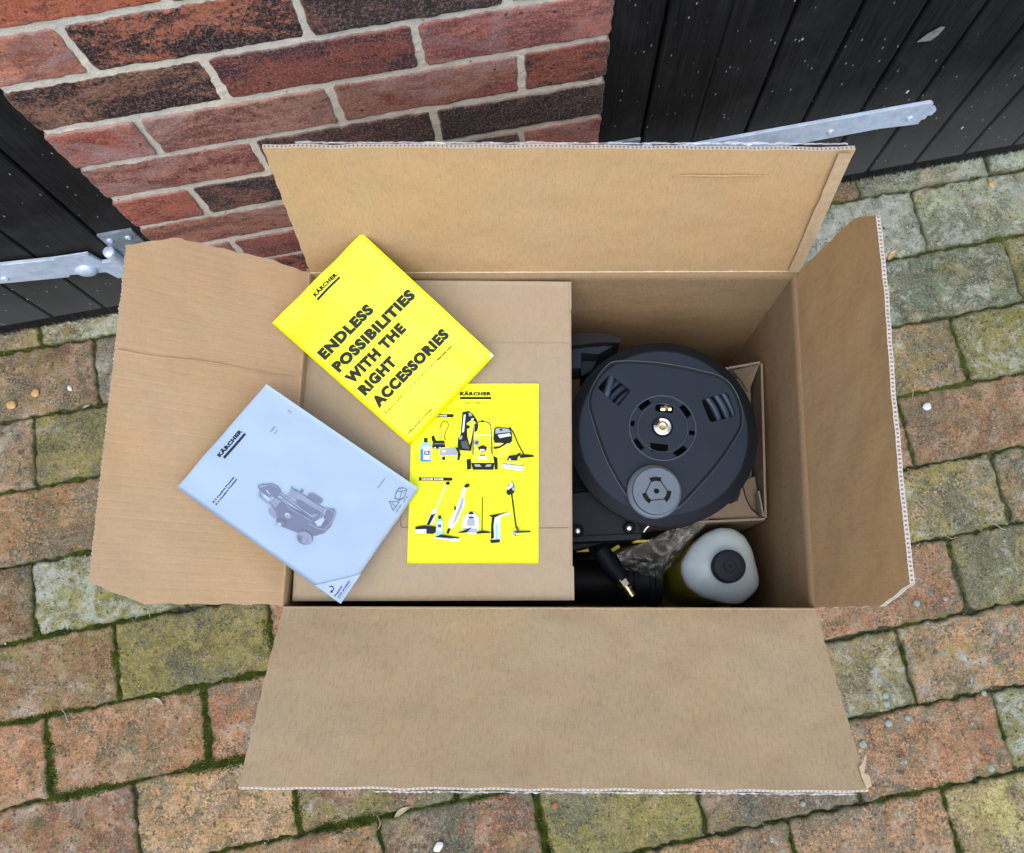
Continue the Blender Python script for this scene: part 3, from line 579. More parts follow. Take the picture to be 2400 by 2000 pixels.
def flap(name, A, B, ang, px, mat, edgem, seed, lift=0.0, chop=True, bowing=.004, rag_amp=.00045, cr=None):
    """A,B = fold ends; ang = angle above horizontal; px = outline from A round to B, photo pixels measured on the flap's plane"""
    d = (B - A).normalized(); out = Vector((d.y, -d.x, 0))
    if out.dot((A + B) / 2 - cen) < 0: out = -out
    tdir = out * math.cos(ang) + Vector((0, 0, math.sin(ang))); n = d.cross(tdir).normalized()
    if n.z > 0 and abs(ang) < R(60): n = -n
    if n.dot(out) < 0 and abs(ang) >= R(60): n = -n      # n = outer side
    poly = []
    for p in px:
        q = atplane(p[0], p[1], A, n) if not isinstance(p, Vector) else p
        poly.append(((q - A).dot(d), (q - A).dot(tdir)))
    L = (B - A).length; tm = max(t for s, t in poly)
    # split into left chain and right chain at the far edge
    im = max(range(len(poly)), key=lambda i: poly[i][1])
    half = [i for i in range(len(poly)) if poly[i][1] > tm * .96]
    left = [(0, 0)] + poly[:half[0] + 1]; right = [(L, 0)] + poly[half[-1]:][::-1] if True else None
    right = [(L, 0)] + list(reversed(poly[half[-1]:]))
    def interp(ch, fr):
        # fraction of each chain's own height
        ts = [c[1] for c in ch]; tt = fr * ts[-1]
        for k in range(len(ch) - 1):
            if ts[k + 1] > ts[k] and tt <= ts[k + 1] + 1e-9:
                q = (tt - ts[k]) / (ts[k + 1] - ts[k]); return (ch[k][0] + (ch[k + 1][0] - ch[k][0]) * q, tt)
        return ch[-1]
    nt, ns = 40, 150; v = []; uv = []; f = []; mi = []
    frs = [0, .012] + [i / nt for i in range(1, nt + 1)]
    for c in left + right:
        for ch in (left, right):
            if c in ch and ch[-1][1] > 0: frs.append(c[1] / ch[-1][1])
    frs = sorted(set(round(x, 5) for x in frs if 0 <= x <= 1)); nr = len(frs)
    for side in (0, 1):
        for fr in frs:
            l, r_ = interp(left, fr), interp(right, fr)
            for i in range(ns + 1):
                q = i / ns; s = l[0] + (r_[0] - l[0]) * q; t = l[1] + (r_[1] - l[1]) * q
                if i in (0, ns): s += rag_amp * math.sin(t * 2 * math.pi / .0042) + .0008 * nz(t * 90, seed)
                if fr == 1: t += rag_amp * math.sin(s * 2 * math.pi / .0042) + .0008 * nz(s * 60, seed + 3)
                bow = bowing * (nz(s * 5, t * 6, seed) * min(1, t / .03)) + .0012 * nz(s * 22, t * 22, seed + 9) * min(1, t / .02)
                v.append(A + d * s + tdir * t + n * (bow + T * .85 * side)); uv.append((t, s))
    W_ = ns + 1; SS = nr * W_
    def q4(a, b, c, e, m_): f.append((a, b, c, e)); mi.append(m_)
    for side in (0, 1):
        for j in range(nr - 1):
            for i in range(ns): q = side * SS + j * W_ + i; q4(q, q + 1, q + W_ + 1, q + W_, 0 if side == 0 else 1)
    # edge faces get their own vertices for the fluting
    def edge(idx):
        b = len(v); acc = 0
        for k, q in enumerate(idx):
            if k: acc += (v[q] - v[idx[k - 1]]).length
            v.append(v[q].copy()); uv.append((acc, 0)); v.append(v[q + SS].copy()); uv.append((acc, 1))
        for k in range(len(idx) - 1): q4(b + 2 * k, b + 2 * k + 2, b + 2 * k + 3, b + 2 * k + 1, 2)
    edge([(nr - 1) * W_ + i for i in range(W_)]); edge([j * W_ for j in range(nr)]); edge([j * W_ + ns for j in range(nr)])
    o = mesh(name, v, f, [mat, M['liner'], edgem], box, True, uv=uv, mi=mi)
    # keep edges crisp
    bm = bmesh.new(); bm.from_mesh(o.data)
    for e in bm.edges:
        if len(e.link_faces) == 2 and e.calc_face_angle(0) > R(40): e.smooth = False
    bm.to_mesh(o.data); bm.free()
    # pale crushed fold line
    cm = MB(); pts = [A + d * (L * k / 60) + Vector((0, 0, .0002 + .0004 * nz(k * .7, seed))) + out * .0018 + d * 0 for k in range(61)]
    cm.tube(pts, [(.0022 if cr is None else .0014) + .0004 * nz(k * .9, seed + 2) for k in range(61)], 8); cm.build('fold_crease', cr or M['crease'], o)
    return o, d, tdir, n
fb, db, tb, nbk = flap('flap', BL, BR, 1.3433, [(615, 345), (2005, 352)], M['kraft_back_lit'], M['edge'], 1.0, bowing=.003)
ff, df, tf, nf = flap('flap', FL, FR, .5779, [(558, 1845), (2036, 1853)], M['kraft_front_lit'], M['edge'], 2.0, bowing=.0035, cr=M['kraft_fold'])
fl_, dl, tl, nl = flap('flap', BL, FL, .6137, [(702, 633), (640, 608), (415, 557), (297, 574), (208, 1365), (338, 1415), (650, 1417)], M['kraft_left_lit'], M['edge'], 3.0, bowing=.005, rag_amp=.0006, cr=M['kraft_fold'])
fr_, dr, tr_, nr_ = flap('flap', BR, FR, 1.4589, [(1872, 634), (2000, 512), (2052, 504), (2131, 1369), (2063, 1421)], M['kraft_right_shaded'], M['edge'], 4.0, bowing=.002, cr=M['kraft_fold'])
fb['label'] = 'back flap standing against the wall, its light painted in as yellow-brown'; ff['label'] = 'front flap folded outwards, its light painted in as grey-brown'; fl_['label'] = 'left flap with faint fluting lines'; fr_['label'] = 'right flap painted darker for shade, with white corrugated edge'
# glue strip along the back flap's right edge
def onflap(P0, n, p, off): q = atplane(p[0], p[1], P0, n); return q - n * off
def ribbon(name, L, mat, parent, th=.0007):
    """L = list of (a,b) point pairs"""
    v = []; f = []
    for a, b in L: v += [a, b]
    for i in range(len(L) - 1): f.append((2 * i, 2 * i + 2, 2 * i + 3, 2 * i + 1))
    return mesh(name, v, f, mat, parent, True)
st = []
for k in range(25):
    t = k / 24; a = (1868 + (1993 - 1868) * t, 632 + (352 - 632) * t); w_ = (22 + 6 * t) * (1 + .12 * nz(t * 9, 3)); b_ = (a[0] - w_, a[1] - 2)
    st.append((onflap(BR, nbk, (a[0] + 5, a[1]), .0046 + .0008 * nz(t * 9, 1)), onflap(BR, nbk, b_, .0052 + .0008 * nz(t * 12, 2))))
ribbon('glue_strip', st, M['kraft_fold'], fb)
m = MB()   # crushed ridge in the back flap and the crease on the left flap
for pl, n_, P0, par in (([(1575, 408), (1650, 406), (1720, 407), (1795, 409)], nbk, BR, fb),):
    pts = []
    for k in range(40):
        t = k / 39; x = pl[0][0] + (pl[-1][0] - pl[0][0]) * t; pts.append(onflap(P0, n_, (x, 407 + 1.5 * nz(t * 8, 3)), .0030))
    m.tube(pts, [.0009 * math.sin(math.pi * (k + .5) / 40) + .0002 for k in range(40)], 6)
m.build('pressed_ridge', M['kraft_back_lit'], fb)
m = MB(); pts = []
for k in range(50):
    t = k / 49; x = 276 + (690 - 276) * t; y = 821 + (882 - 821) * t + 2.5 * math.sin(t * 9); pts.append(onflap(BL, nl, (x, y), .0012))
m.tube(pts, [.0013 * (1 - t_ / 60) for t_ in range(50)], 6); m.build('pressed_ridge', M['kraft_left_lit'], fl_)
# torn paper on the front flap's right corner, film shreds along its outer edge
tp = []
m = MB(); P = [onflap(FR, nf, p, .0015) for p in ((2012, 1800), (2021, 1790), (2026, 1773), (2030, 1776), (2027, 1796), (2024, 1815), (2036, 1820), (2041, 1845), (2030, 1851), (2018, 1822))]
m.prism(P, -nf, .0008); m.build('torn_paper', M['crease'], ff, smooth=False)
fm = N('clear_film'); fm.b.inputs['Base Color'].default_value = (.85, .9, .95, 1); fm.b.inputs['Roughness'].default_value = .12; fm.b.inputs['Alpha'].default_value = .30; fm.b.inputs['Specular IOR Level'].default_value = 1.0; M['film'] = fm.m
def film(name, pts, width_dir, w, parent, seed, nw=5, amp=.003):
    v = []; f = []; n = len(pts)
    for i, p in enumerate(pts):
        ww = w * (.45 + .8 * abs(nz(i * .11, seed)))
        for j in range(nw):
            q = p + width_dir * (ww * j / (nw - 1)); v.append(q + Vector((0, amp * nz(i * .5, j * 1.3, seed), amp * nz(i * .45, j * 1.1, seed + 7))))
    for i in range(n - 1):
        for j in range(nw - 1): a = i * nw + j; f.append((a, a + 1, a + nw + 1, a + nw))
    return mesh(name, v, f, M['film'], parent, False)
fe = [onflap(FL, nf, (870 + (2015 - 870) * k / 200, 1849 + 6 * k / 200), -.006) for k in range(201)]
film('film_shred', fe, Vector((.05, -.25, -1)).normalized(), .012, ff, 2.2, amp=.0022)
be = [onflap(BL, nbk, (690 + (1990 - 690) * k / 200, 347 + 3 * k / 200), -.006) for k in range(201)]
film('film_shred', be, Vector((0, .9, .25)).normalized(), .0030, fb, 5.1, amp=.0010)

# ------------------------------------------------------------------ inner carton lid (left half)
LZ = RZ - .0145
ic = empty('inner_carton', at(1010, 1040, LZ).to_tuple()[:2] + (.05,), 'flat brown inner carton filling the left half of the big box, under the leaflets', 'carton')
def poly_up(px, sc, ox, oy, z): return [at(ox + a / sc, oy + b / sc, z) for a, b in px]
V_ = 8 / 7
def vv(L, z): return [at(a * V_, b * V_, z) for a, b in L]
def sheetmesh(name, P, mat, th, parent, seed, nx=36, ny=40, wob=.0006, edge=None):
    """P = TL,TR,BR,BL corners"""
    v = []; uv = []; f = []; mi = []
    tl_, tr2, br2, bl2 = P; w = (tr2 - tl_).length; h = (bl2 - tl_).length
    for side in (0, 1):
        for j in range(ny + 1):
            for i in range(nx + 1):
                a, b = i / nx, j / ny; q = (tl_ * (1 - a) + tr2 * a) * (1 - b) + (bl2 * (1 - a) + br2 * a) * b
                v.append(q + Vector((0, 0, wob * nz(a * 5, b * 6, seed) - th * side))); uv.append((b * h, a * w))
    S_ = (nx + 1) * (ny + 1)
    for side in (0, 1):
        for j in range(ny):
            for i in range(nx): q = side * S_ + j * (nx + 1) + i; f.append((q, q + 1, q + nx + 2, q + nx + 1)); mi.append(0)
    ring = [i for i in range(nx + 1)] + [j * (nx + 1) + nx for j in range(1, ny + 1)] + [ny * (nx + 1) + i for i in range(nx - 1, -1, -1)] + [j * (nx + 1) for j in range(ny - 1, 0, -1)]
    for k in range(len(ring)):
        a, b = ring[k], ring[(k + 1) % len(ring)]; f.append((a, b, b + S_, a + S_)); mi.append(1)
    return mesh(name, v, f, [mat, edge or mat], parent, True, uv=uv, mi=mi)
# one lid panel; dark ribbons paint the shade of its seams
sheetmesh('lid_panel', vv([(632, 573), (1171, 578), (1174.5, 1231.5), (599.5, 1233)], LZ), M['kraft_lid'], .003, ic, 1, 60, 60, .0009, edge=M['kraft_rim'])
sheetmesh('lid_tab', vv([(1166, 578.5), (1171.5, 578.5), (1172, 634), (1167.5, 641)], LZ + .0008), M['kraft_lid'], .003, ic, 4, 4, 20, 0, edge=M['crease'])
sheetmesh('lid_tab', vv([(1170, 1158), (1177, 1163), (1178, 1231.5), (1171, 1231.5)], LZ + .0004), M['kraft_lid'], .003, ic, 5, 4, 20, 0, edge=M['crease'])
sm_ = plain('cut_line_shade', (.13, .10, .07, 1), .9); sm2 = plain('score_line', (.27, .215, .165, 1), .9)
def seam(name, px, w, mat, seed):
    P = []
    for (a, b), (c, d) in zip(px, px[1:]):
        for k in range(24): t = k / 24; P.append((a + (c - a) * t + .5 * nz(k * .7, seed), b + (d - b) * t + .7 * nz(k * .6, seed + 4)))
    P.append(px[-1]); L = []
    for k, p in enumerate(P):
        q = P[min(k + 1, len(P) - 1)]; o = P[max(k - 1, 0)]; dx, dy = q[0] - o[0], q[1] - o[1]; n_ = math.hypot(dx, dy) or 1; hw = w * (.5 + .35 * nz(k * .8, seed + 9)); 
        L.append((at((p[0] - dy / n_ * hw) * V_, (p[1] + dx / n_ * hw) * V_, LZ + .0012), at((p[0] + dy / n_ * hw) * V_, (p[1] - dx / n_ * hw) * V_, LZ + .0012)))
    return ribbon(name, L, mat, ic)
seam('cut_line', [(822.5, 958), (822, 1082), (900, 1082.5), (1000, 1083), (1168, 1083)], 1.0, sm_, 1); seam('score_line', [(880, 703), (1020, 703.4), (1168, 703.8)], .7, sm2, 3)
# carton sides
cs = vv([(633, 577), (1166, 582), (1170, 1228), (602, 1231)], LZ - .0035)
m = MB(); m.prism([p - Vector((0, 0, .36)) for p in cs], Vector((0, 0, 1)), .358); m.build('carton_body', M['kraft_wall_shaded'], ic, smooth=False)

# ------------------------------------------------------------------ printed sheets
def homog(src, dst):
    A = []; b = []
    for (x, y), (u, w) in zip(src, dst): A += [[x, y, 1, 0, 0, 0, -u * x, -u * y], [0, 0, 0, x, y, 1, -w * x, -w * y]]; b += [u, w]
    h = np.linalg.solve(np.array(A, float), np.array(b, float)); return lambda x, y: ((h[0] * x + h[1] * y + h[2]) / (h[6] * x + h[7] * y + 1), (h[3] * x + h[4] * y + h[5]) / (h[6] * x + h[7] * y + 1))
class Sheet:
    def __init__(s, name, px, zs, label, cat, mat, th, zoom, pw=.148, ph=.210, wob=.0006, seed=1, edge=None):
        s.P = [at(p[0], p[1], z) for p, z in zip(px, zs)]; s.pw, s.ph = pw, ph; s.wob, s.seed = wob, seed
        c = sum(s.P, Vector()) / 4; s.root = empty(name, c, label, cat)
        s.page = sheetmesh('page', s.P, mat, th, s.root, seed, 30, 40, wob, edge)
        sc, ox, oy = zoom; s.h = homog([((p[0] - ox) * sc, (p[1] - oy) * sc) for p in px], [(0, 0), (pw, 0), (pw, ph), (0, ph)]); s.lay = 0
    def pos(s, x, y, off):
        a, b = x / s.pw, y / s.ph; t, r_, b2, l = s.P; q = (t * (1 - a) + r_ * a) * (1 - b) + (l * (1 - a) + b2 * a) * b
        n = (r_ - t).cross(t - l).normalized(); n = n if n.z > 0 else -n
        return q + Vector((0, 0, s.wob * nz(a * 5, b * 6, s.seed))) + n * off
    def px(s, x, y): return s.h(x, y)
class Ink:
    def __init__(s, sheet): s.s = sheet; s.v = []; s.f = []; s.m = []; s.mats = []; s.k = 0
    def mat(s, m):
        if m not in s.mats: s.mats.append(m)
        return s.mats.index(m)
    def poly(s, pts, m, pxs=True):
        s.k += 1; off = .00035 + .00003 * s.k; q = [s.s.px(*p) for p in pts] if pxs else pts; b = len(s.v)
        bm = bmesh.new(); vs = [bm.verts.new((a, c, 0)) for a, c in q]
        try: bm.faces.new(vs)
        except Exception: bm.free(); return
        bmesh.ops.triangulate(bm, faces=bm.faces[:])
        bmesh.ops.subdivide_edges(bm, edges=[e for e in bm.edges if e.calc_length() > .02], cuts=3)
        bmesh.ops.triangulate(bm, faces=bm.faces[:]); bm.verts.index_update()
        s.v += [s.s.pos(w.co.x, w.co.y, off) for w in bm.verts]; s.f += [tuple(w.index + b for w in f.verts) for f in bm.faces]; s.m += [s.mat(m)] * len(bm.faces); bm.free()
    def ell(s, x, y, rx, ry, m, rot=0, n=24, a0=0, a1=360):
        c, sn = math.cos(R(rot)), math.sin(R(rot)); s.poly([(x + rx * math.cos(a) * c - ry * math.sin(a) * sn, y + rx * math.cos(a) * sn + ry * math.sin(a) * c) for a in [R(a0 + (a1 - a0) * i / n) for i in range(n if a1 - a0 >= 360 else n + 1)]], m)
    def line(s, pts, w, m):
        for (x0, y0), (x1, y1) in zip(pts, pts[1:]):
            L = math.hypot(x1 - x0, y1 - y0) or 1; nx, ny = -(y1 - y0) / L * w / 2, (x1 - x0) / L * w / 2; ex, ey = (x1 - x0) / L * w * .25, (y1 - y0) / L * w * .25
            s.poly([(x0 + nx - ex, y0 + ny - ey), (x1 + nx + ex, y1 + ny + ey), (x1 - nx + ex, y1 - ny + ey), (x0 - nx - ex, y0 - ny - ey)], m)
    def text(s, st, a, b, cap, m, bold=.0, sc=None):
        """baseline from px a to px b (page-horizontal), cap height in px"""
        s.k += 1; A, B = s.s.px(*a), s.s.px(*b); k = math.hypot(B[0] - A[0], B[1] - A[1]) / math.hypot(b[0] - a[0], b[1] - a[1]); cap = cap * k; y = (A[1] + B[1]) / 2; wid = B[0] - A[0]
        cu = bpy.data.curves.new('t', 'FONT'); cu.body = st; cu.size = 1; cu.offset = bold; cu.space_character = 1 + bold * 2.2; cu.resolution_u = 3; o = bpy.data.objects.new('t', cu); C.objects.link(o); bpy.context.view_layer.update(); me = o.to_mesh()
        co = [q.co.copy() for q in me.vertices]; fc = [tuple(p.vertices) for p in me.polygons]; o.to_mesh_clear(); bpy.data.objects.remove(o); bpy.data.curves.remove(cu)
        if not co: return
        x0 = min(q.x for q in co); x1 = max(q.x for q in co); capu = .682 + bold * 2
        off = .00035 + .00003 * s.k; bi = len(s.v)
        for q in co: s.v.append(s.s.pos(A[0] + (q.x - x0) / (x1 - x0) * wid, y - (q.y + bold) / capu * cap, off))
        s.f += [tuple(i + bi for i in t) for t in fc]; s.m += [s.mat(m)] * len(fc)
    def build(s, name): return mesh(name, s.v, s.f, s.mats, s.s.root, False, mi=s.m)
    def cut(s, name, label=None):
        o = s.build(name); s.v, s.f, s.m, s.mats = [], [], [], []
        if label: o['label'] = label
        return o

# yellow product leaflet, flat on the lid
pc = [(967, 900), (1263, 899.5), (1262.3, 1322.3), (954, 1322.5)]
lf = Sheet('product_leaflet', pc, [LZ + .0022] * 4, 'flat yellow leaflet with pictures of cleaning machines, lying square on the inner carton', 'leaflet', M['yellow_matt'], .0006, (3.889, 940, 890), wob=.0002, seed=3)
K = Ink(lf)
c_dk = M['ink']; c_gr = plain('print_grey', (.30, .36, .42, 1), .6); c_lg = plain('print_light_grey', (.60, .68, .74, 1), .6); c_bl = plain('print_blue', (.03, .20, .55, 1), .6); c_cy = plain('print_cyan', (.25, .55, .72, 1), .6)
c_yd = plain('print_amber', (.62, .52, .03, 1), .6); c_wh = plain('print_white', (.85, .87, .80, 1), .6); c_md = plain('print_dark_grey', (.06, .07, .08, 1), .6); c_go = plain('print_gold', (.80, .74, .04, 1), .6)
K.text('KÄRCHER', (537, 147), (822, 147), 34, c_dk, .07); K.poly([(537, 160), (822, 160), (822, 181), (537, 181)], c_dk)
K.text('makes a difference', (568, 222), (792, 222), 17, c_dk); K.cut('logo')
K.poly([(150, 317), (470, 317), (484, 332), (470, 347), (150, 347)], c_dk); K.text('OUTDOOR RANGE', (185, 340), (418, 340), 17, c_wh, .035); K.cut('banner')
K.poly([(158, 895), (462, 897), (472, 911), (462, 926), (158, 924), (168, 910)], c_dk); K.text('INDOOR RANGE', (188, 919), (384, 919), 18, c_wh, .035); K.cut('banner')
# bottle of blue cleaner
K.poly([(176, 600), (205, 575), (248, 575), (275, 600), (273, 745), (262, 752), (185, 752), (176, 745)], c_bl); K.poly([(178, 600), (205, 577), (248, 577), (273, 600), (272, 640), (179, 640)], c_cy); K.poly([(208, 535), (243, 535), (241, 576), (211, 576)], c_dk)
K.poly([(203, 610), (270, 610), (268, 735), (203, 735)], c_lg); K.poly([(212, 655), (262, 650), (260, 690), (212, 690)], c_md); K.poly([(225, 660), (250, 665), (245, 680), (222, 676)], c_wh)
K.cut('picture', 'picture of a blue cleaner bottle')
# submersible pump
K.poly([(278, 520), (300, 512), (312, 545), (320, 560), (395, 560), (405, 632), (300, 636), (283, 622), (290, 575), (280, 550)], c_dk); K.poly([(315, 460), (325, 440), (370, 440), (382, 465), (380, 545), (316, 545)], c_yd); K.poly([(325, 465), (335, 455), (340, 540), (326, 540)], c_go)
K.poly([(335, 420), (360, 420), (365, 445), (332, 445)], c_yd); K.line([(360, 440), (368, 405), (392, 385), (420, 388), (432, 410), (425, 450), (402, 490), (395, 540), (412, 560)], 6, c_dk); K.ell(310, 626, 10, 6, c_wh); K.ell(355, 626, 12, 6, c_lg); K.line([(300, 590), (395, 590)], 5, c_gr)
K.cut('picture', 'picture of a submersible pump')
# carpet washer box
K.poly([(352, 640), (380, 622), (500, 618), (540, 640), (548, 700), (520, 745), (400, 760), (350, 740)], c_go); K.poly([(352, 650), (365, 635), (480, 618), (520, 655), (525, 690), (352, 700)], c_gr); K.poly([(490, 618), (530, 630), (545, 690), (530, 740), (512, 740), (520, 670)], c_dk); K.poly([(372, 710), (400, 705), (405, 738), (380, 738)], c_dk); K.poly([(375, 650), (410, 645), (408, 665), (378, 670)], c_lg)
K.cut('picture', 'picture of a spray cleaner box')
# pressure washer
K.poly([(560, 300), (620, 290), (660, 325), (690, 370), (705, 420), (695, 470), (660, 490), (640, 655), (540, 650), (515, 620), (520, 540), (545, 505)], c_dk); K.poly([(600, 400), (650, 370), (685, 400), (660, 440), (650, 500), (640, 560), (625, 600), (605, 520)], c_go); K.poly([(572, 325), (590, 320), (575, 480), (555, 490)], c_lg); K.poly([(640, 360), (668, 355), (660, 372), (640, 376)], c_lg)
K.ell(610, 436, 17, 17, c_dk); K.poly([(528, 520), (560, 515), (556, 548), (530, 552)], c_gr); K.poly([(615, 305), (640, 310), (650, 335), (620, 340)], c_gr); K.poly([(545, 570), (600, 560), (625, 640), (560, 630)], c_md)
K.cut('picture', 'picture of an upright pressure washer')
# lawn mower
K.line([(655, 690), (658, 560), (670, 420), (690, 398), (740, 382), (800, 398), (815, 420), (825, 560), (830, 690)], 10, c_md); K.line([(670, 512), (822, 512)], 8, c_lg); K.line([(668, 430), (664, 560)], 4, c_lg); K.line([(812, 430), (818, 560)], 4, c_lg); K.ell(742, 386, 12, 10, c_dk)
K.poly([(650, 760), (670, 640), (700, 610), (740, 600), (785, 610), (815, 640), (850, 760), (830, 800), (650, 800)], c_go); K.poly([(700, 620), (745, 602), (785, 620), (778, 650), (745, 672), (712, 650)], c_dk); K.poly([(718, 640), (765, 640), (755, 662), (725, 660)], c_lg); K.poly([(705, 705), (785, 705), (775, 735), (715, 735)], c_wh); K.poly([(715, 690), (770, 690), (765, 700), (720, 700)], c_dk)
K.poly([(640, 765), (850, 765), (842, 828), (655, 828)], c_dk); K.poly([(668, 778), (825, 778), (815, 800), (678, 800)], c_gr); K.poly([(598, 735), (635, 728), (640, 820), (603, 828)], c_dk); K.poly([(845, 700), (878, 710), (882, 825), (855, 828)], c_dk); K.ell(690, 580, 26, 26, c_gr); K.ell(690, 582, 16, 16, c_md)
K.cut('picture', 'picture of a lawn mower')
# wet and dry vacuum
K.poly([(850, 590), (1010, 560), (1000, 650), (1020, 690), (1000, 720), (880, 722), (845, 700), (870, 640)], c_go); K.poly([(860, 600), (880, 600), (890, 700), (870, 700)], c_yd); K.poly([(850, 450), (880, 437), (990, 450), (1010, 490), (1012, 570), (985, 590), (850, 580), (843, 540)], c_dk); K.poly([(862, 455), (890, 445), (985, 458), (1000, 485), (860, 500)], c_gr); K.poly([(880, 510), (990, 495), (1005, 520), (900, 540)], c_lg); K.ell(912, 463, 14, 10, c_dk)
K.line([(1000, 545), (950, 590), (900, 622), (848, 630)], 18, c_dk); K.line([(990, 452), (1020, 480), (1070, 600), (1120, 690)], 11, c_dk); K.line([(985, 455), (1000, 450)], 16, c_dk); K.poly([(1080, 700), (1110, 685), (1205, 695), (1212, 712), (1090, 722)], c_dk)
K.cut('picture', 'picture of a canister vacuum')
# wash brush
K.poly([(920, 770), (1120, 790), (1110, 835), (1080, 838), (920, 810)], c_lg)
for i in range(16): K.line([(928 + i * 12, 778 + i), (924 + i * 12, 806 + i * 1.7)], 2.5, c_gr)
K.poly([(915, 752), (990, 745), (1090, 748), (1125, 772), (1110, 792), (925, 772)], c_go); K.line([(925, 772), (1110, 792), (1125, 772)], 5, c_dk); K.poly([(965, 740), (985, 700), (1050, 695), (1085, 672), (1095, 685), (1065, 715), (1055, 748)], c_dk); K.ell(992, 735, 10, 8, c_lg)
K.cut('picture', 'picture of a wash brush')
# floor washer
K.line([(420, 955), (320, 1190)], 11, c_lg); K.line([(424, 955), (324, 1190)], 4, c_gr); K.poly([(410, 942), (440, 935), (448, 960), (430, 972), (412, 960)], c_dk); K.poly([(290, 1190), (325, 1185), (330, 1215), (290, 1320), (240, 1335), (235, 1320), (262, 1255)], c_lg); K.poly([(275, 1240), (318, 1225), (262, 1332), (235, 1330)], c_dk)
K.poly([(135, 1345), (225, 1335), (320, 1345), (318, 1400), (290, 1412), (132, 1405)], c_dk); K.poly([(132, 1370), (235, 1368), (235, 1408), (132, 1405)], c_lg)
K.poly([(322, 1290), (340, 1275), (370, 1275), (385, 1290), (385, 1425), (325, 1425)], c_cy); K.poly([(340, 1245), (368, 1245), (366, 1276), (344, 1276)], c_dk); K.poly([(330, 1300), (378, 1300), (378, 1385), (330, 1385)], c_lg); K.poly([(336, 1325), (370, 1325), (368, 1355), (340, 1352)], c_md)
K.cut('picture', 'picture of a floor washer and small bottle')
# steam mop
K.poly([(545, 1080), (560, 1000), (590, 975), (600, 990), (580, 1075), (585, 1140), (520, 1290), (480, 1360), (430, 1360), (440, 1300), (490, 1210), (530, 1110)], c_lg); K.poly([(555, 1090), (575, 1085), (560, 1170), (505, 1290), (470, 1345), (500, 1240), (540, 1150)], c_gr); K.ell(603, 975, 26, 17, c_dk, -20); K.poly([(488, 1165), (505, 1160), (500, 1195), (485, 1200)], c_dk)
K.poly([(430, 1360), (455, 1365), (440, 1410), (415, 1405)], c_dk); K.poly([(370, 1415), (530, 1445), (525, 1475), (300, 1445)], c_dk); K.poly([(298, 1440), (520, 1468), (535, 1455), (540, 1468), (500, 1482), (300, 1450)], c_lg)
K.cut('picture', 'picture of a steam mop')
# steam cleaner
K.poly([(558, 1330), (570, 1260), (620, 1215), (670, 1215), (710, 1265), (715, 1360), (690, 1400), (590, 1400), (560, 1375)], c_lg); K.poly([(615, 1225), (640, 1208), (668, 1225), (660, 1235), (620, 1235)], c_dk); K.poly([(600, 1300), (640, 1240), (680, 1300), (670, 1340), (610, 1340)], c_gr); K.poly([(620, 1258), (662, 1258), (668, 1270), (616, 1270)], c_dk); K.poly([(560, 1355), (700, 1365), (690, 1400), (580, 1400)], c_gr); K.poly([(522, 1395), (560, 1385), (650, 1350), (600, 1400), (530, 1404)], c_dk)
K.line([(743, 1080), (740, 1390)], 9, c_dk); K.poly([(690, 1395), (740, 1380), (800, 1388), (825, 1402), (640, 1415)], c_dk); K.poly([(615, 1405), (690, 1398), (690, 1412), (620, 1416)], c_lg)
K.cut('picture', 'picture of a steam cleaner')
# window vac
K.poly([(825, 1320), (840, 1250), (880, 1235), (995, 1213), (998, 1228), (910, 1260), (905, 1330), (908, 1480), (830, 1480)], c_lg); K.poly([(795, 1245), (870, 1235), (990, 1214), (900, 1242), (855, 1265), (845, 1340), (850, 1450), (820, 1460), (822, 1330), (830, 1262)], c_dk); K.poly([(860, 1330), (885, 1320), (890, 1460), (862, 1460)], c_cy); K.poly([(812, 1465), (905, 1460), (900, 1490), (820, 1496)], c_dk); K.line([(905, 1490), (990, 1494)], 3, c_yd)
K.cut('picture', 'picture of a window vacuum')
# stick vacuum
K.line([(1008, 1040), (1050, 1360)], 14, c_dk); K.poly([(1000, 935), (1022, 945), (1030, 985), (1045, 1000), (1030, 1040), (980, 1065), (960, 1040), (975, 985)], c_dk); K.poly([(998, 938), (1018, 948), (1020, 985), (975, 1015), (965, 1000), (985, 980)], c_lg); K.ell(1028, 1005, 16, 16, c_gr); K.poly([(1045, 1340), (1062, 1340), (1080, 1385), (1055, 1390)], c_md)
K.poly([(1020, 1390), (1180, 1385), (1182, 1422), (1050, 1430), (1018, 1422)], c_dk); K.poly([(1045, 1405), (1182, 1398), (1182, 1420), (1050, 1426)], c_go); K.ell(1030, 1410, 14, 18, c_gr)
K.cut('picture', 'picture of a stick vacuum')

# glossy yellow brochure, propped on the left flap and the back flap
pc = [(637.7, 757.2), (848.3, 547), (1158, 834), (960, 1043.5)]
bro = Sheet('accessories_brochure', pc, [RZ + .027, RZ + .070, RZ + .012, LZ + .006], 'glossy yellow brochure with large dark capital lettering, tilted between back flap and lid', 'brochure', M['yellow_paper'], .0011, (3.302, 640, 530), wob=.0016, seed=6, edge=M['yellow_matt'])
K = Ink(bro)
K.text('KÄRCHER', (340, 547), (512, 375), 33, c_dk, .07); K.poly([(346, 560), (359, 574), (531, 397), (518, 384)], c_dk); K.cut('logo')
K.text('ENDLESS', (408, 1041), (800, 656), 87, c_dk, .074); K.text('POSSIBILITIES', (517, 1140), (1116, 545), 87, c_dk, .074); K.text('WITH THE', (617, 1230), (1048, 806), 87, c_dk, .074)
K.text('RIGHT', (718, 1318), (978, 1062), 87, c_dk, .074); K.text('ACCESSORIES', (822, 1410), (1378, 850), 87, c_dk, .074); K.cut('headline')
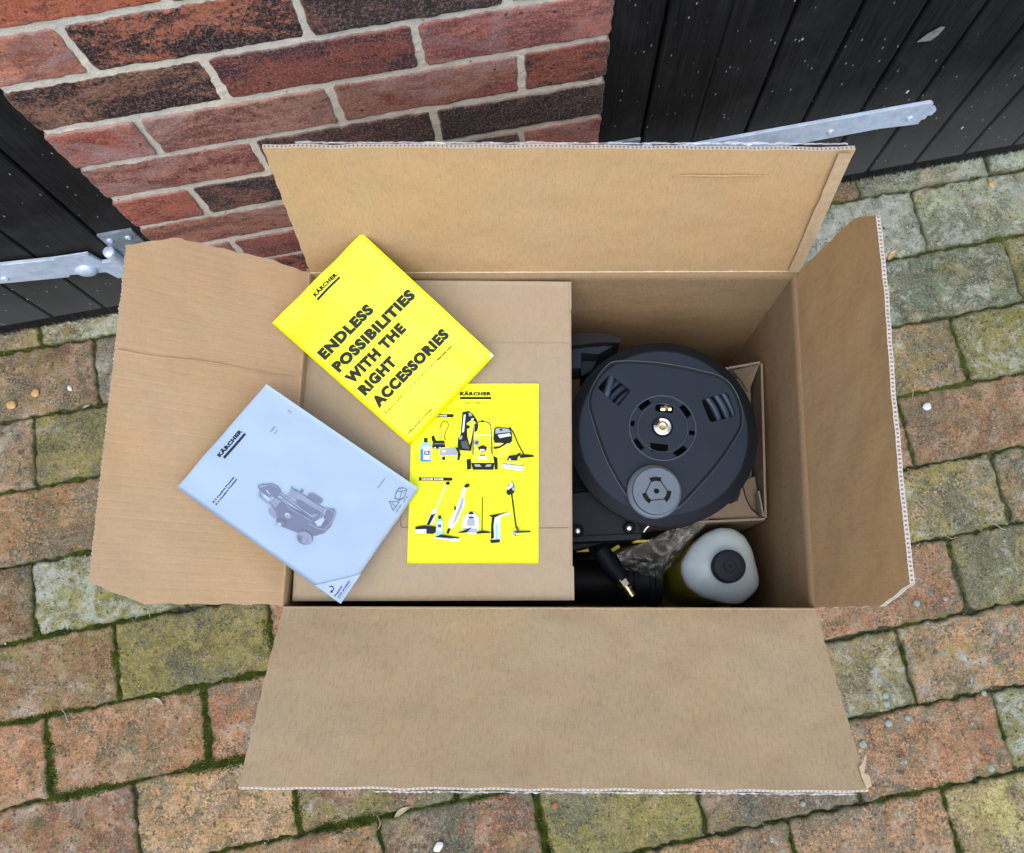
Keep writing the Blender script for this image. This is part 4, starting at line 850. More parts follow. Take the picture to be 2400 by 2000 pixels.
K.text('Bring back the WOW. Discover the whole range on', (876, 1453), (1274, 1050), 17, c_dk, .0); K.text('kaercher.com', (1282, 1042), (1390, 933), 18, c_dk, .045)
K.text('HOME & GARDEN | ACCESSORIES', (1050, 1610), (1238, 1420), 14, c_dk, .015)
K.cut('small_print')
cw = at(1157, 833, RZ + .0128); m = MB(); m.add([cw, cw + Vector((-.0055, .0055, .0006)), cw + Vector((-.0045, -.003, .0012))], [(0, 1, 2)]); m.build('turned_corner', M['page_edge'], bro.root, smooth=False)

# grey-blue manual
pc = [(413.7, 1143), (624, 900.5), (981.7, 1145), (796.6, 1414.5)]
mz = atplane(pc[0][0], pc[0][1], BL, nl).z + .009
man = Sheet('instruction_manual', pc, [mz, mz - .016, RZ + .006, RZ + .026], 'pale grey-blue instruction manual resting on the left flap, machine drawn on its cover', 'booklet', M['blue_paper'], .0020, (3.182, 400, 880), wob=.0012, seed=9, edge=M['page_edge'])
K = Ink(man); i_ = M['ink_slate']; g1 = plain('print_lilac_grey', (.21, .26, .37, 1), .8); g2 = plain('print_mid_grey_blue', (.135, .165, .25, 1), .8); g3 = plain('print_pale_blue', (.34, .45, .66, 1), .8); g4 = plain('print_corner_blue', (.33, .44, .63, 1), .8)
K.text('KÄRCHER', (372, 606), (537, 408), 30, i_, .07); K.poly([(391, 601), (404, 614), (562, 431), (549, 419)], i_); K.cut('logo')
K.text('K 5 Comfort Premium', (313, 944), (470, 750), 14, i_, .045); K.text('K 6 Comfort Premium', (332, 959), (491, 764), 14, i_, .045); K.cut('model_name')
K.text('English', (742, 412), (776, 374), 9, i_); K.line([(766, 424), (772, 416), (776, 420), (780, 408), (785, 404), (788, 395)], 2.2, i_); K.text('8', (868, 262), (875, 254), 9, i_); K.text('14', (879, 277), (892, 262), 9, i_)
K.text('Read Online', (1540, 832), (1592, 762), 9, i_)
K.cut('small_print')
# open book and warning signs
K.line([(1668, 905), (1682, 860), (1722, 862), (1758, 850), (1742, 905), (1704, 925), (1668, 905)], 3, i_); K.line([(1722, 862), (1704, 925)], 3, i_); K.line([(1672, 880), (1690, 843), (1726, 840)], 2.5, i_); K.line([(1726, 832), (1760, 850)], 2.5, i_); K.line([(1676, 872), (1696, 836), (1726, 832)], 2, i_); K.line([(1664, 912), (1700, 932), (1742, 910)], 2, i_)
K.cut('book_symbol'); K.line([(1626, 934), (1702, 940), (1660, 1004), (1626, 934)], 3.5, i_); K.line([(1650, 948), (1666, 968)], 3.5, i_); K.ell(1671, 975, 3, 3, i_); K.cut('warning_symbol')
K.text('59690980', (1683, 1020), (1722, 966), 9, i_); K.text('(06/20)', (1738, 944), (1766, 902), 9, i_)
K.cut('small_print'); K.poly([(1066, 1558), (1421, 1478), (1268, 1704)], g4)
K.line([(1178, 1573), (1195, 1566), (1208, 1575), (1211, 1590), (1203, 1604), (1190, 1609)], 8, i_); K.poly([(1197, 1596), (1204, 1620), (1182, 1614)], i_)
K.text('Register', (1230, 1650), (1281, 1566), 17, i_, .025); K.text('your product', (1252, 1662), (1337, 1533), 17, i_, .025); K.text('www.kaercher.com/welcome', (1263, 1672), (1345, 1548), 7, i_)
K.cut('corner_panel')
# the machine drawing
K.poly([(740, 960), (790, 920), (830, 940), (1110, 1085), (1140, 1140), (1190, 1060), (1150, 990), (1210, 980), (1216, 1020), (1180, 1120), (1130, 1165), (1070, 1182), (1010, 1190), (950, 1165), (930, 1115), (870, 1080), (840, 1095), (820, 1115), (775, 1080), (762, 1000)], g2)
K.poly([(715, 990), (740, 960), (770, 1000), (780, 1060), (750, 1045), (725, 1020)], g1); K.poly([(638, 815), (650, 800), (740, 790), (790, 815), (810, 845), (800, 875), (770, 895), (715, 880), (660, 855)], g2); K.poly([(650, 808), (740, 795), (790, 822), (800, 840), (760, 830), (660, 825)], g1)
K.poly([(700, 842), (712, 836), (745, 868), (720, 870)], g3); K.line([(650, 865), (648, 885), (735, 950)], 16, g1); K.poly([(668, 880), (690, 872), (735, 905), (715, 925)], g3); K.poly([(735, 930), (770, 895), (815, 920), (765, 972)], g1); K.line([(735, 930), (770, 895), (815, 920)], 3, g2)
K.poly([(850, 880), (880, 845), (910, 845), (1130, 985), (1110, 1050), (1075, 1062), (1010, 1000), (925, 940), (915, 905), (860, 900)], g1); K.poly([(918, 905), (960, 915), (1120, 1010), (1085, 1058), (1050, 1040), (930, 940)], g2); K.line([(880, 845), (915, 842), (1120, 975), (1180, 985), (1213, 1010), (1195, 1070), (1135, 1138)], 9, g1); K.line([(1135, 1138), (1090, 1125), (1015, 1090)], 9, g1)
K.line([(800, 868), (880, 930), (1060, 1060)], 15, g2); K.line([(803, 860), (885, 922), (1050, 1042)], 5, g3); K.line([(812, 905), (870, 970), (1040, 1070)], 8, g1); K.poly([(1010, 872), (1040, 868), (1118, 915), (1110, 940), (1085, 935), (1008, 890)], g2); K.line([(1010, 872), (1040, 866), (1118, 912)], 4, g1)
K.line([(885, 820), (900, 832), (930, 850)], 5, g2); K.ell(963, 848, 11, 14, g2); K.line([(895, 812), (885, 830)], 5, g2); K.poly([(1060, 1075), (1130, 1040), (1140, 1060), (1110, 1110), (1085, 1110)], g3); K.line([(1135, 1050), (1100, 1110)], 4, g2); K.poly([(1112, 1118), (1160, 1070), (1150, 1100), (1125, 1120)], g2)
K.ell(862, 1028, 29, 23, g1, 30); K.ell(855, 1026, 16, 14, g3, 30); K.poly([(848, 1022), (870, 1030), (852, 1042)], g2); K.poly([(775, 1080), (808, 1060), (850, 1080), (822, 1116), (800, 1108)], g2); K.poly([(782, 1085), (805, 1085), (815, 1105), (795, 1105)], g3); K.line([(760, 1100), (785, 1098)], 3, g2)
K.ell(985, 1200, 62, 50, g1, 25); K.ell(980, 1203, 52, 42, g2, 25); K.ell(990, 1205, 44, 35, g1, 25); K.line([(968, 1200), (1005, 1225), (1015, 1200)], 3, g2); K.line([(950, 1180), (985, 1195), (1015, 1240)], 2, g2)
K.cut('machine_picture')

# ------------------------------------------------------------------ pressure washer with hose reel
FZ = RZ - .072
def z6(L, z=None, sc=3.5, ox=1300, oy=600): return [at(ox + a / sc, oy + b / sc, FZ if z is None else z) for a, b in L]
def z7(L, z=None): return z6(L, z, 3.5, 1300, 1100)
RC = z6([(893, 1440)])[0]; RR = .1192
RC.x += .0
pw = empty('pressure_washer', (RC.x, RC.y, .02), 'dark grey pressure washer with a large round hose reel inside the box', 'pressure washer')
def circ(c, r, n=96): return [Vector((c.x + r * math.cos(2 * math.pi * i / n), c.y + r * math.sin(2 * math.pi * i / n), c.z)) for i in range(n)]
reel = None
wl_ = rnd(z6([(350, 1080), (452, 968), (630, 1105), (520, 1238)]), .0035)
wr_ = rnd(z6([(1200, 1180), (1420, 1112), (1490, 1315), (1275, 1368)]), .005)
hub = z6([(885, 1410)])[0]
def slot(pts, r=.0004):
    c = (sum(p[0] for p in pts) / 4, sum(p[1] for p in pts) / 4); return rnd(z6([(c[0] + (x - c[0]) * 1.12, c[1] + (y - c[1]) * 1.12) for x, y in pts]), r)
slots = [slot([(680, 1222), (758, 1170), (790, 1208), (712, 1268)]), slot([(1024, 1240), (1078, 1218), (1128, 1290), (1085, 1328)]), slot([(606, 1358), (655, 1350), (652, 1396), (604, 1388)]), slot([(1106, 1430), (1160, 1440), (1152, 1470), (1104, 1468)]),
         slot([(636, 1530), (672, 1495), (732, 1572), (690, 1602)]), slot([(972, 1615), (1058, 1558), (1084, 1592), (1018, 1652)]), slot([(790, 1535), (925, 1550), (918, 1615), (798, 1602)], .0018), slot([(835, 1212), (970, 1228), (962, 1288), (832, 1272)], .0018)]
fv, ff_ = plate([circ(RC, .1045, 128), wl_, wr_] + slots, FZ, .0026, .0002)
m = MB(); m.add(fv, ff_); o = m.build('reel_face', M['plastic_face'], pw)
reel = o
m = MB(); m.lathe((RC.x, RC.y, FZ), [(.1040, -.0010), (.1062, -.0012), (.1070, -.0020), (RR - .0015, -.0062), (RR, -.0080), (RR, -.0135), (.112, -.0145), (.104, -.006), (.1035, -.0025)], 128); m.build('reel_rim', M['plastic'], pw)
# raised three-lobed panel outline
tri = z6([(470, 880), (600, 872), (820, 885), (1100, 930), (1330, 985), (1420, 1040), (1490, 1150), (1532, 1290), (1525, 1400), (1490, 1470), (1340, 1700), (1130, 1935), (1040, 2035), (930, 2095), (740, 2090), (600, 1965), (500, 1800), (420, 1640), (345, 1420), (290, 1240), (295, 1140), (330, 1060), (400, 950)], FZ + .0006)
tri = rnd(tri, .02, 6)
m = MB(); m.tube(tri + [tri[0]], .0013, 8, cap=False); m.build('panel_groove_shade', M['plastic_black'], pw)  # black tube paints the shade of the groove
tc = sum(tri, Vector()) / len(tri); tri2 = [p + (tc - p).normalized() * -.0023 + Vector((0, 0, -.0001)) for p in tri]
m = MB(); m.tube(tri2 + [tri2[0]], .0010, 8, cap=False); m.build('panel_highlight', M['hose'], pw)  # paler tube paints a highlight along the panel outline
# hub rings and brass coupling
m = MB(); m.lathe((hub.x, hub.y, FZ), [(.0430, .0001), (.0424, .0010), (.0416, .0012), (.0408, .0010), (.0405, .0001)], 96); m.lathe((hub.x, hub.y, FZ), [(.0320, .0001), (.0316, .0009), (.0309, .0009), (.0305, .0001)], 96)
hb = m.build('hub_ring', M['hose'], pw)  # rings in a paler material, highlight put into their colour
m = MB(); c = z6([(882, 1405)])[0]; m.lathe((c.x, c.y, FZ), [(.0118, -.004), (.0125, .0004), (.0132, .0016), (.0128, .0022), (.0112, .001), (.0112, -.006)], 48); m.build('hub_socket', M['plastic_black'], hb)
m = MB(); pts = [Vector((c.x + .0098 * math.cos(a), c.y + .0098 * math.sin(a), FZ + .0022)) for a in [R(100 - 10 * i) for i in range(0, 31)]]; m.tube(pts, .0013, 8); m.tube([p + Vector(((p.x - c.x) * -.18, (p.y - c.y) * -.18, .0002)) for p in pts], .0010, 8); m.build('spring_clip', M['steel_clip'], pw)
m = MB(); m.lathe((c.x, c.y, FZ), [(.0072, -.004), (.0075, .003), (.0068, .0040), (.0050, .0042), (.0046, .0026), (.0026, .0024), (.0020, .0034), (0, .0034)], 24); m.build('brass_coupling', M['brass'], pw)
m = MB(); c = z6([(905, 1258)], FZ - .007)[0]; m.tube([c + Vector((-.006, .001, 0)), c + Vector((.007, -.001, 0))], .0055, 14); m.tube([c + Vector((-.001, 0, 0)), c + Vector((.003, -.0004, 0))], .0066, 6); m.build('brass_elbow', M['brass'], pw)
# hose wound on the drum under the face
for rr, a0, a1, dz in ((.0745, -40, 75, .011), (.0850, -40, 75, .009), (.0945, -40, 75, .010), (.0700, 75, 320, .024), (.0800, 75, 320, .026), (.0900, 75, 320, .024)):
    m = MB(); pts = [Vector((RC.x + rr * math.cos(R(a)), RC.y + rr * math.sin(R(a)), FZ - dz)) for a in np.linspace(a0, a1, 40)]; m.tube(pts, .0041, 10); m.build('hose_coil', M['hose'], pw)
m = MB(); a, b = z6([(470, 985), (415, 1175)], FZ - .005); d_ = (b - a); m.tube([a - d_ * .5 - Vector((0, 0, .004)), a, b, b + d_ * .5 - Vector((0, 0, .004))], .0048, 12); m.build('hose_end', M['hose'], pw)
m = MB(); m.lathe((RC.x, RC.y, FZ - .07), [(.060, .06), (.060, 0)], 64); m.lathe((RC.x, RC.y - .001, FZ - .065), [(.0, .008), (.110, .008), (.1155, .004), (.1155, -.002), (0, -.002)], 96); m.build('reel_drum', M['plastic_black'], pw)
# crank knob
kc = z7([(812, 190)], FZ + .002)[0]; m = MB(); m.lathe((kc.x, kc.y, FZ), [(.0318, .0003), (.0332, .003), (.0332, .0078), (.0325, .009), (.0305, .0100), (.0295, .0105)], 72); m.lathe((kc.x, kc.y, FZ), [(.0296, .0104), (0, .0104)], 72); kn = m.build('crank_knob', M['plastic_grey'], pw)
k2 = z7([(838, 175)], FZ + .022)[0]
ar = []
def arcslot(c, r0, r1, a0, a1): return [Vector((c.x + r1 * math.cos(R(a)), c.y + r1 * math.sin(R(a)), 0)) for a in np.linspace(a0, a1, 9)] + [Vector((c.x + r0 * math.cos(R(a)), c.y + r0 * math.sin(R(a)), 0)) for a in np.linspace(a1, a0, 9)]
pv, pf = plate([circ(k2, .0278, 80), circ(k2, .0038, 20)] + [arcslot(k2, .0118, .0182, a - 27, a + 27) for a in (82, 203, 325)], FZ + .020, .0035, .0006)
m = MB(); m.add(pv, pf); m.build('knob_face', M['plastic_grey'], kn)
m = MB(); m.lathe((k2.x, k2.y, FZ), [(.0284, .0102), (.0284, .0188), (.0270, .0188)], 72); m.lathe((k2.x, k2.y, FZ + .0120), [(.0275, 0), (0, 0)], 40, m=1); m.build('knob_collar', [M['plastic_grey'], M['plastic_black']], kn)  # black disc paints the shade seen through the knob's slots
# three ribs of the knob centre
m = MB()
for a in (22, 143, 265):
    p = [Vector((k2.x + .0135 * math.cos(R(a + s_)), k2.y + .0135 * math.sin(R(a + s_)), FZ + .0202)) for s_ in (-36, 36)]; m.tube(p, .0006, 6)
m.build('knob_rib', M['plastic'], kn)
# body below the reel
def solid(name, loop, z, h, mat, parent, r=.004, bev=.0012):
    m = MB(); L = rnd(loop, r, 3); m.prism([Vector((p.x, p.y, z - h)) for p in L], Vector((0, 0, 1)), h, bev); return m.build(name, mat, parent)
body = solid('motor_cover', z7([(60, 190), (290, 185), (420, 300), (690, 420), (705, 560), (60, 590)], FZ - .045), FZ - .045, .05, M['plastic'], pw)
solid('cover_lip', z7([(60, 560), (710, 530), (712, 572), (60, 602)], FZ - .040), FZ - .040, .012, M['plastic'], body, .001, .0006)
for x, y in ((190, 505), (612, 482)):
    c = z7([(x, y)], FZ - .040)[0]; m = MB(); m.lathe((c.x, c.y, FZ - .045), [(.0078, 0), (.0074, .006), (.0060, .0075), (.0052, .0062), (.0050, .004)], 24); m.build('screw_boss', M['plastic_black'], body)
    m = MB(); m.lathe((c.x, c.y, FZ - .041), [(.0034, -.001), (.0034, .0004), (.0026, .001), (.0016, .0012), (.0014, .0002), (0, .0002)], 20); m.build('screw', M['steel_clip'], body)
solid('handle_bracket', z6([(100, 760), (378, 745), (380, 705), (540, 705), (360, 806), (218, 795), (215, 920), (100, 925)], FZ - .03), FZ - .03, .05, M['plastic_face'], pw, .001, .0006)
solid('bracket_foot', z6([(218, 865), (345, 862), (300, 940), (218, 985)], FZ - .06), FZ - .06, .05, M['plastic_face'], pw, .001, .0006)
solid('carry_handle', z6([(60, 640), (200, 620), (430, 625), (540, 660), (545, 705), (380, 700), (60, 740)], FZ - .012), FZ - .016, .03, M['plastic_black'], pw, .006, .003)
solid('lower_body', z7([(0, 140), (1560, 140), (1560, 260), (1200, 380), (900, 480), (0, 700)], FZ - .10), FZ - .10, .18, M['plastic_black'], pw, .01)
solid('yellow_trim', z7([(60, 645), (300, 640), (335, 662), (320, 675), (60, 680)], FZ - .14), FZ - .14, .01, M['yellow_plastic'], pw, .002)
solid('yellow_trim', z7([(635, 590), (660, 582), (775, 580), (740, 600), (640, 603)], FZ - .12), FZ - .12, .01, M['yellow_plastic'], pw, .001)
solid('yellow_trim', z7([(380, 700), (520, 620), (540, 640), (470, 680), (400, 730)], FZ - .16), FZ - .16, .01, M['yellow_plastic'], pw, .001)
solid('side_foot', z7([(1400, 250), (1420, 130), (1530, 120), (1525, 200), (1500, 262)], FZ - .06), FZ - .06, .05, M['plastic_black'], pw, .004)
# suction hose ridges at the left of the reel
m = MB(); a, b = z7([(150, -20), (185, 180)], FZ - .03)
for k in range(14):
    p = a.lerp(b, k / 13); m.lathe(p, [(.009, -.0012), (.0115, 0), (.009, .0012)], 16, (b - a).normalized())
m.build('ribbed_hose', M['plastic_black'], pw)

# spray hose end with brass connector
sh = empty('hose_connector', z7([(460, 750)], RZ - .17)[0], 'black hose end tipped with a brass connector, beside the bottle', 'hose connector')
m = MB(); P = z7([(330, 590), (400, 700), (470, 810), (560, 910)], RZ - .19); P[0].z -= .03; m.tube([P[0], P[1], P[2], P[3]], [.0115, .0125, .0125, .0105], 18); m.build('rubber_sleeve', M['plastic'], sh)
m = MB(); c0, c1, c2, c3 = z7([(548, 915), (580, 955), (600, 985), (628, 1030)], RZ - .188); ax = (c3 - c0).normalized(); m.tube([c0 - ax * .003, c0 + ax * .009], .0085, 6); m.tube([c1, c2], .0045, 12); m.tube([c2 - ax * .002, c2 + ax * .001], .0075, 16); m.tube([c2, c3], .0052, 14); m.tube([c3 - ax * .003, c3 - ax * .001], .0064, 16); m.tube([c3 + ax * .0005, c3 + ax * .0025], .0060, 16); m.build('brass_connector', M['brass'], sh)
# dark tube lying at the bottom
ft = empty('foam_nozzle', z7([(600, 900)], RZ - .26)[0], 'black ribbed tube lying deep in the front corner under the brass connector', 'nozzle')
m = MB(); a, b = z7([(150, 920), (862, 912)], RZ - .27); ax = (b - a).normalized(); L_ = (b - a).length; m.tube([a, a.lerp(b, .4), a.lerp(b, .8), b], [.030, .032, .034, .035], 28); m.build('tube_body', M['plastic_black'], ft)
m = MB()
for t in (.52, .70, .88, .94): p = a.lerp(b, t); m.lathe(p, [(.033, -.004), (.0375, -.003), (.0375, .003), (.033, .004)], 32, ax)
m.build('tube_collar', M['plastic'], ft)

# small carton
sc_ = empty('small_carton', z6([(1600, 1500)], RZ - .2)[0], 'small opened brown carton wedged between the reel and the right side of the box', 'carton')
zt = RZ - .150
m = MB(); P = z7([(1000, 425), (1240, 405), (1600, 360), (1712, 420)], zt); base = [z6([(1465, 935), (1690, 882), (1722, 2130)], zt)[i] for i in range(3)]
loop = [z6([(1300, 950)], zt)[0], base[0], base[1], z7([(1722, 400)], zt)[0], z7([(1150, 425)], zt)[0]]
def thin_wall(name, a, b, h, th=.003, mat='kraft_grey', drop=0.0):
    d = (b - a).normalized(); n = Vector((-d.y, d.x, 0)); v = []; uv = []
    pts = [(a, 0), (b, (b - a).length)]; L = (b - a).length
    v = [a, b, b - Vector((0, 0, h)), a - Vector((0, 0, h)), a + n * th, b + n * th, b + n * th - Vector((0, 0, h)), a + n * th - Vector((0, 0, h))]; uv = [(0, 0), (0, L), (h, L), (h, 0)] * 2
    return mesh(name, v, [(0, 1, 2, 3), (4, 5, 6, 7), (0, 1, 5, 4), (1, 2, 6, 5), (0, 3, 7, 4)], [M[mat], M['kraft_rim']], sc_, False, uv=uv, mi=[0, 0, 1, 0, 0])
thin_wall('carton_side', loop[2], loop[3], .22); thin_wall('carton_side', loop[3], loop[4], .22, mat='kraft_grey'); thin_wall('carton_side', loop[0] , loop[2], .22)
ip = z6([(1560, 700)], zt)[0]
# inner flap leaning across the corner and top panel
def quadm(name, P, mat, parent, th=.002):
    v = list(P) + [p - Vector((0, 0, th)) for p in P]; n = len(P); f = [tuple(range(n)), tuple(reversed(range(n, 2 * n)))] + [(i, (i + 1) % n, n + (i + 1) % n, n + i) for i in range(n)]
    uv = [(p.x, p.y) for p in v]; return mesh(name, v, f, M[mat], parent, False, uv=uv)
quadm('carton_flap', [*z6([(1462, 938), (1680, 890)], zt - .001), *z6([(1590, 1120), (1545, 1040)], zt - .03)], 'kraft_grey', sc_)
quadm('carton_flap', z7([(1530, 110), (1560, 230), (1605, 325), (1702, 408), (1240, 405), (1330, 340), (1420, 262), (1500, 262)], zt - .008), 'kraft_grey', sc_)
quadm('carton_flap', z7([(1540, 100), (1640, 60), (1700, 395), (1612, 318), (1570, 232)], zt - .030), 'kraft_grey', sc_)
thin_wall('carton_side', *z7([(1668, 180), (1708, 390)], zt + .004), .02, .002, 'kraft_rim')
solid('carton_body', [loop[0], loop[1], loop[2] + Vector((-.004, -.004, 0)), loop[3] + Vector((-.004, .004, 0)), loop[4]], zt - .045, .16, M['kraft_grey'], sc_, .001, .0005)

# detergent bottle
bt = empty('detergent_bottle', z7([(1370, 790)], RZ - .25)[0], 'milky three-sided plastic bottle with a round navy cap and yellow contents, front right corner', 'bottle')
SZ = RZ - .142
ol = rnd(z7([(1360, 470), (1475, 480), (1570, 545), (1632, 660), (1690, 900), (1680, 975), (1620, 1045), (1535, 1108), (1400, 1100), (1210, 1045), (1095, 965), (1045, 860), (1042, 765), (1130, 620), (1240, 520)], SZ), .006, 4)
bc = sum(ol, Vector()) / len(ol); cc = z7([(1420, 800)], RZ - .115)[0]; cc = Vector((cc.x, cc.y, 0))
v = []; f = []; mi = []; n = len(ol)
rings = [(1.0, RZ - .40, 0), (1.0, SZ - .024, 0), (1.0, SZ - .020, 0), (1.0, SZ - .010, 0), (.985, SZ - .004, 0), (.95, SZ, .02), (.85, SZ + .006, .1), (.65, SZ + .013, .35), (.45, SZ + .018, .7), (.30, SZ + .021, .95), (.29, SZ + .030, 1.0)]
for s_, z, tw in rings:
    for i, p in enumerate(ol):
        q = bc + (p - bc) * s_; r_ = (p - bc).normalized() * .0175 * 1; qq = Vector((cc.x + r_.x, cc.y + r_.y, 0)) if tw else q
        q2 = q.lerp(Vector((cc.x + (q.x - bc.x), cc.y + (q.y - bc.y), 0)), tw) if tw else q
        if tw > .9: q2 = qq
        v.append(Vector((q2.x, q2.y, z)))
for j in range(len(rings) - 1):
    for i in range(n): f.append((j * n + i, j * n + (i + 1) % n, (j + 1) * n + (i + 1) % n, (j + 1) * n + i)); mi.append(1 if j < 2 else (1 if j == 2 else 0))
o = mesh('bottle_body', v, f, [M['bottle'], M['bottle_yellow']], bt, True, mi=mi)
m = MB(); c = Vector((cc.x, cc.y, SZ + .022)); prof = [(.0195, 0), (.0205, .001), (.0205, .014), (.0195, .0165), (.0180, .0172), (.0080, .0172), (.0076, .0163), (.0068, .0163), (.0064, .0172), (.0026, .0172), (.0022, .0166), (.0014, .0166), (.0010, .0172), (0, .0172)]
m.lathe(c, prof, 64)
for i in range(48):
    a = 2 * math.pi * i / 48; m.tube([c + Vector((.0205 * math.cos(a), .0205 * math.sin(a), .002)), c + Vector((.0205 * math.cos(a), .0205 * math.sin(a), .0135))], .0005, 5)
m.build('cap', M['cap'], bt)
# embossed lines of small print on the shoulder
m = MB()
for k in range(6):
    a, b = z7([(1278 + (k % 2) * 4, 970 + k * 11), (1405 - k * 3, 973 + k * 11)], SZ + .0052 - .0006 * k)
    for q in range(8): p0 = a.lerp(b, q / 8 + .01); p1 = a.lerp(b, q / 8 + .085); m.tube([p0, p1], .00035, 5)
m.build('embossing', M['bottle'], bt)

# clear plastic bag
bg = empty('plastic_bag', z7([(800, 650)], RZ - .17)[0], 'crumpled clear plastic bag between the reel and the bottle', 'plastic bag')
kk = N('clear_polythene'); co = kk.coords(); nn = kk.noise(co, 45, 4, .6, 1.5); kk.b.inputs['Base Color'].default_value = (.80, .86, .84, 1); kk.b.inputs['Roughness'].default_value = .10; kk.b.inputs['Specular IOR Level'].default_value = .9
kk.L(kk.ramp(nn, .42, .70, .05, .34), kk.b.inputs['Alpha']); kk.L(kk.bump(nn, .8, .006), kk.b.inputs['Normal']); M['bag'] = kk.m
quad = z7([(500, 700), (900, 520), (1180, 380), (1260, 370)], RZ - .155); quad2 = z7([(560, 820), (870, 900), (1020, 700), (1230, 480)], RZ - .19)
nu, nv_ = 60, 28; v = []; f = []
def crv(P, t): t *= len(P) - 1; i = min(int(t), len(P) - 2); return P[i].lerp(P[i + 1], t - i)
for i in range(nu + 1):
    for j in range(nv_ + 1):
        a, b = i / nu, j / nv_; q = crv(quad, a).lerp(crv(quad2, a), b); q = q + Vector((0, 0, .012 * math.sin(b * math.pi) + .010 * abs(nz(a * 7, b * 5, 3)) + .005 * nz(a * 22, b * 16, 5))); v.append(q)
for i in range(nu):
    for j in range(nv_): a = i * (nv_ + 1) + j; f.append((a, a + 1, a + nv_ + 2, a + nv_ + 1))
mesh('bag_film', v, f, M['bag'], bg, True)
# pale tag stub by the reel
tg = MB(); tg.prism(z7([(726, 518), (742, 488), (768, 462), (764, 444), (772, 440), (782, 450), (812, 438), (810, 446), (795, 454), (808, 464), (782, 464), (756, 490), (731, 520)], FZ - .012), Vector((0, 0, 1)), .0010)
o = tg.build('cable_tie', M['liner'], None, smooth=False); tag(o, 'tiny white plastic tie scrap under the lower rim of the reel', 'cable tie')

# ------------------------------------------------------------------ debris on the paving and the feather on the door
def debris(name, px, py, size, label, cat, col, kind='pebble', z=.002, group=None, seed=1):
    c = at(px, py, 0); m = MB(); bm = bmesh.new()
    if kind == 'pebble':
        bmesh.ops.create_icosphere(bm, subdivisions=3, radius=1)
        for v_ in bm.verts:
            k = 1 + .25 * nz(v_.co.x * 1.5 + seed, v_.co.y * 1.5, v_.co.z); v_.co = Vector((v_.co.x * size * k, v_.co.y * size * .8 * k, v_.co.z * size * .45 * k))
        bmesh.ops.transform(bm, matrix=Matrix.Translation((c.x, c.y, size * .3 + .0005)) @ Matrix.Rotation(seed, 4, 'Z'), verts=bm.verts); m.bm(bm)
    else:
        n = 12; L = []
        for i in range(n + 1): t = i / n; L.append((t, math.sin(math.pi * t ** .8) * .13 * size))
        v = []; f = []; ca, sa = math.cos(seed), math.sin(seed)
        for i, (t, w_) in enumerate(L):
            for s_ in (-1, 0, 1):
                x = (t - .5) * size; y = w_ * s_ + .08 * size * math.sin(t * 3); v.append(Vector((c.x + x * ca - y * sa, c.y + x * sa + y * ca, .0025 + (.18 * size * (t - .4) ** 2) + abs(s_) * .04 * size)))
        for i in range(n):
            for s_ in (0, 1): a = i * 3 + s_; f.append((a, a + 1, a + 4, a + 3))
        m.add(v, f)
    bm = None
    o = m.build(name, col, None); off = Vector((c.x, c.y, 0)); 
    for v_ in o.data.vertices: v_.co -= off
    o.location = off; tag(o, label, cat, group); return o
ochre = plain('ochre_stone', (.45, .30, .12, 1), .8, 0, .2, 200); chalk = plain('chalk_white', (.55, .57, .57, 1), .8, 0, .1, 200); dry = plain('dry_leaf', (.42, .30, .15, 1), .8, 0, .3, 200); straw = plain('straw', (.30, .26, .16, 1), .8, 0, .2, 200)
debris('pebble', 2321, 435, .0062, 'small round ochre stone on the grey paver below the right door', 'pebble', ochre, seed=2)
debris('pebble', 2171, 954, .0078, 'white oval stone on the red paver right of the box', 'pebble', chalk, seed=.4)
debris('pebble', 85, 923, .0075, 'orange-brown wet pebble on the pink paver left of the left flap', 'pebble', ochre, seed=1)
debris('pebble', 30, 950, .0095, 'flat orange-brown pebble at the left edge of the photo', 'pebble', ochre, seed=3)
debris('pebble', 165, 911, .0050, 'white crumb of stone close to the left flap', 'pebble', chalk, seed=5)
debris('pebble', 1028, 1984, .0080, 'white chip of stone on the dark red paver at the bottom edge', 'pebble', chalk, seed=7)
debris('pebble', 1300, 1888, .0055, 'small rust-red chip on the olive paver below the front flap', 'pebble', plain('rust_chip', (.25, .09, .05, 1), .8, 0, .2, 200), seed=4)
debris('dry_leaf', 2092, 600, .030, 'curled tan leaf caught in the joint beside the top of the right flap', 'leaf', dry, 'leaf', seed=.6)
debris('dry_leaf', 372, 1646, .024, 'narrow pale leaf lying on the joint below the left flap', 'leaf', straw, 'leaf', seed=-.8)
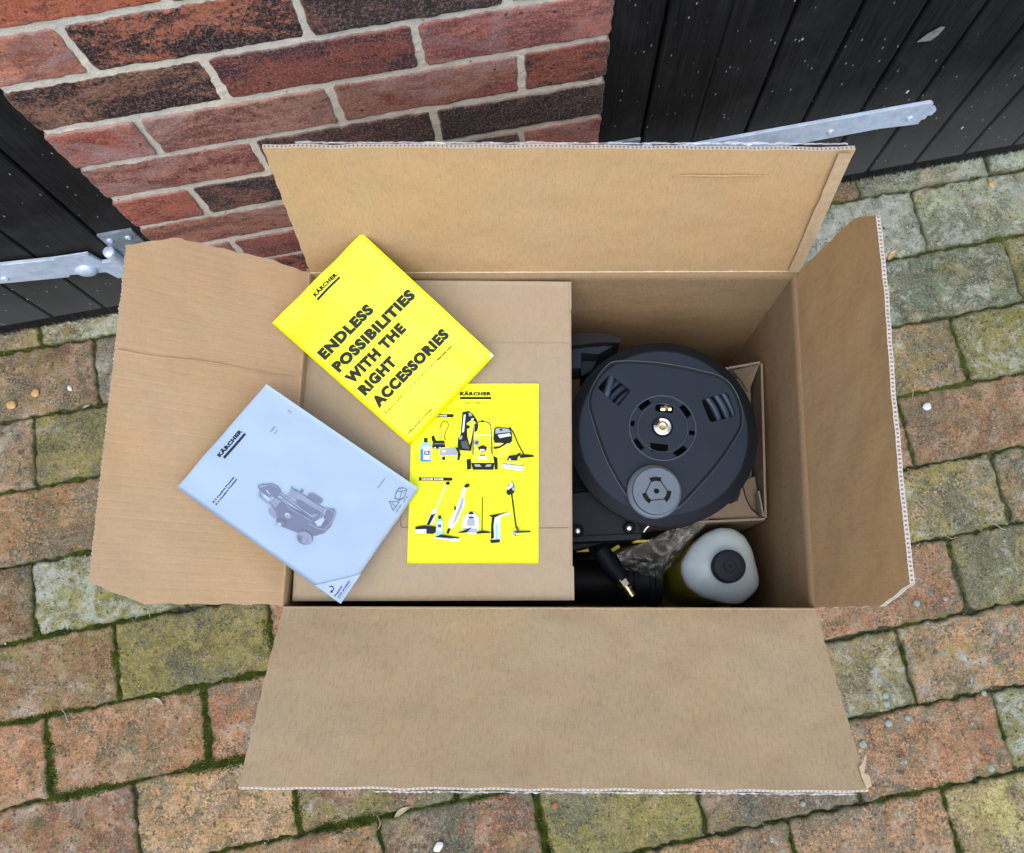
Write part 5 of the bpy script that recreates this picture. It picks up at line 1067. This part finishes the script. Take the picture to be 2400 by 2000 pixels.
debris('dry_leaf', 945, 1903, .030, 'long straw-coloured leaf on the mossy joint below the front flap', 'leaf', straw, 'leaf', seed=.35)
debris('dry_leaf', 205, 955, .016, 'yellow leaf scrap in the joint left of the left flap', 'leaf', straw, 'leaf', seed=.2)
# lichen discs on the right-hand pavers
lic = plain('grey_green_lichen', (.22, .27, .23, 1), .9, 0, .25, 400, .6, .1)
where = [(2148, 1414, .0085, 'under the clipped corner of the right flap'), (2214, 1403, .006, 'right of the clipped corner of the right flap'), (2075, 1630, .0085, 'upper one of the touching pair right of the front flap'), (2077, 1649, .0090, 'lower one of the touching pair right of the front flap'),
 (2082, 1695, .0095, 'on the orange paver just under the touching pair'), (2127, 1682, .0080, 'on the orange paver beside the mossy joint'), (2022, 1744, .0095, 'nearest the torn right edge of the front flap'), (2305, 1625, .0070, 'in the joint above the long orange paver'), (2322, 1800, .0090, 'at the lower right corner of the orange paver'), (1881, 1884, .0070, 'on the red paver below the front flap'), (2213, 1461, .005, 'on the joint right of the box')]
for i, (a, b, s_, w_) in enumerate(where):
    c = at(a, b, 0); v = [Vector((c.x, c.y, .0042))]; n = 22
    for rr, zz in ((.6, .0040), (1, .0018)):
        for q in range(n): th = 2 * math.pi * q / n; k = s_ * .62 * rr * (1 + .18 * nz(math.cos(th) * 1.5 + i, math.sin(th) * 1.5, 2)); v.append(Vector((c.x + k * math.cos(th), c.y + k * math.sin(th), zz)))
    f = [(0, 1 + q, 1 + (q + 1) % n) for q in range(n)] + [(1 + q, 1 + n + q, 1 + n + (q + 1) % n, 1 + (q + 1) % n) for q in range(n)]
    o = mesh('lichen_patch', v, f, lic, None, True); tag(o, 'round grey-green lichen spot ' + w_, 'lichen', 'round lichen spots on the pavers')
# feather stuck on the right door
fw = MB(); pts = outl([(1572, 208), (1620, 170), (1690, 132), (1712, 133), (1680, 170), (1640, 200)], 2.1, 1400, 0, DY - .003); fw.prism(pts, NY, .0004)
o = fw.build('feather', plain('pale_feather', (.16, .16, .15, 1), .9, 0, .35, 90), None, smooth=False); tag(o, 'pale grey feather stuck high on the right-hand black door', 'feather')
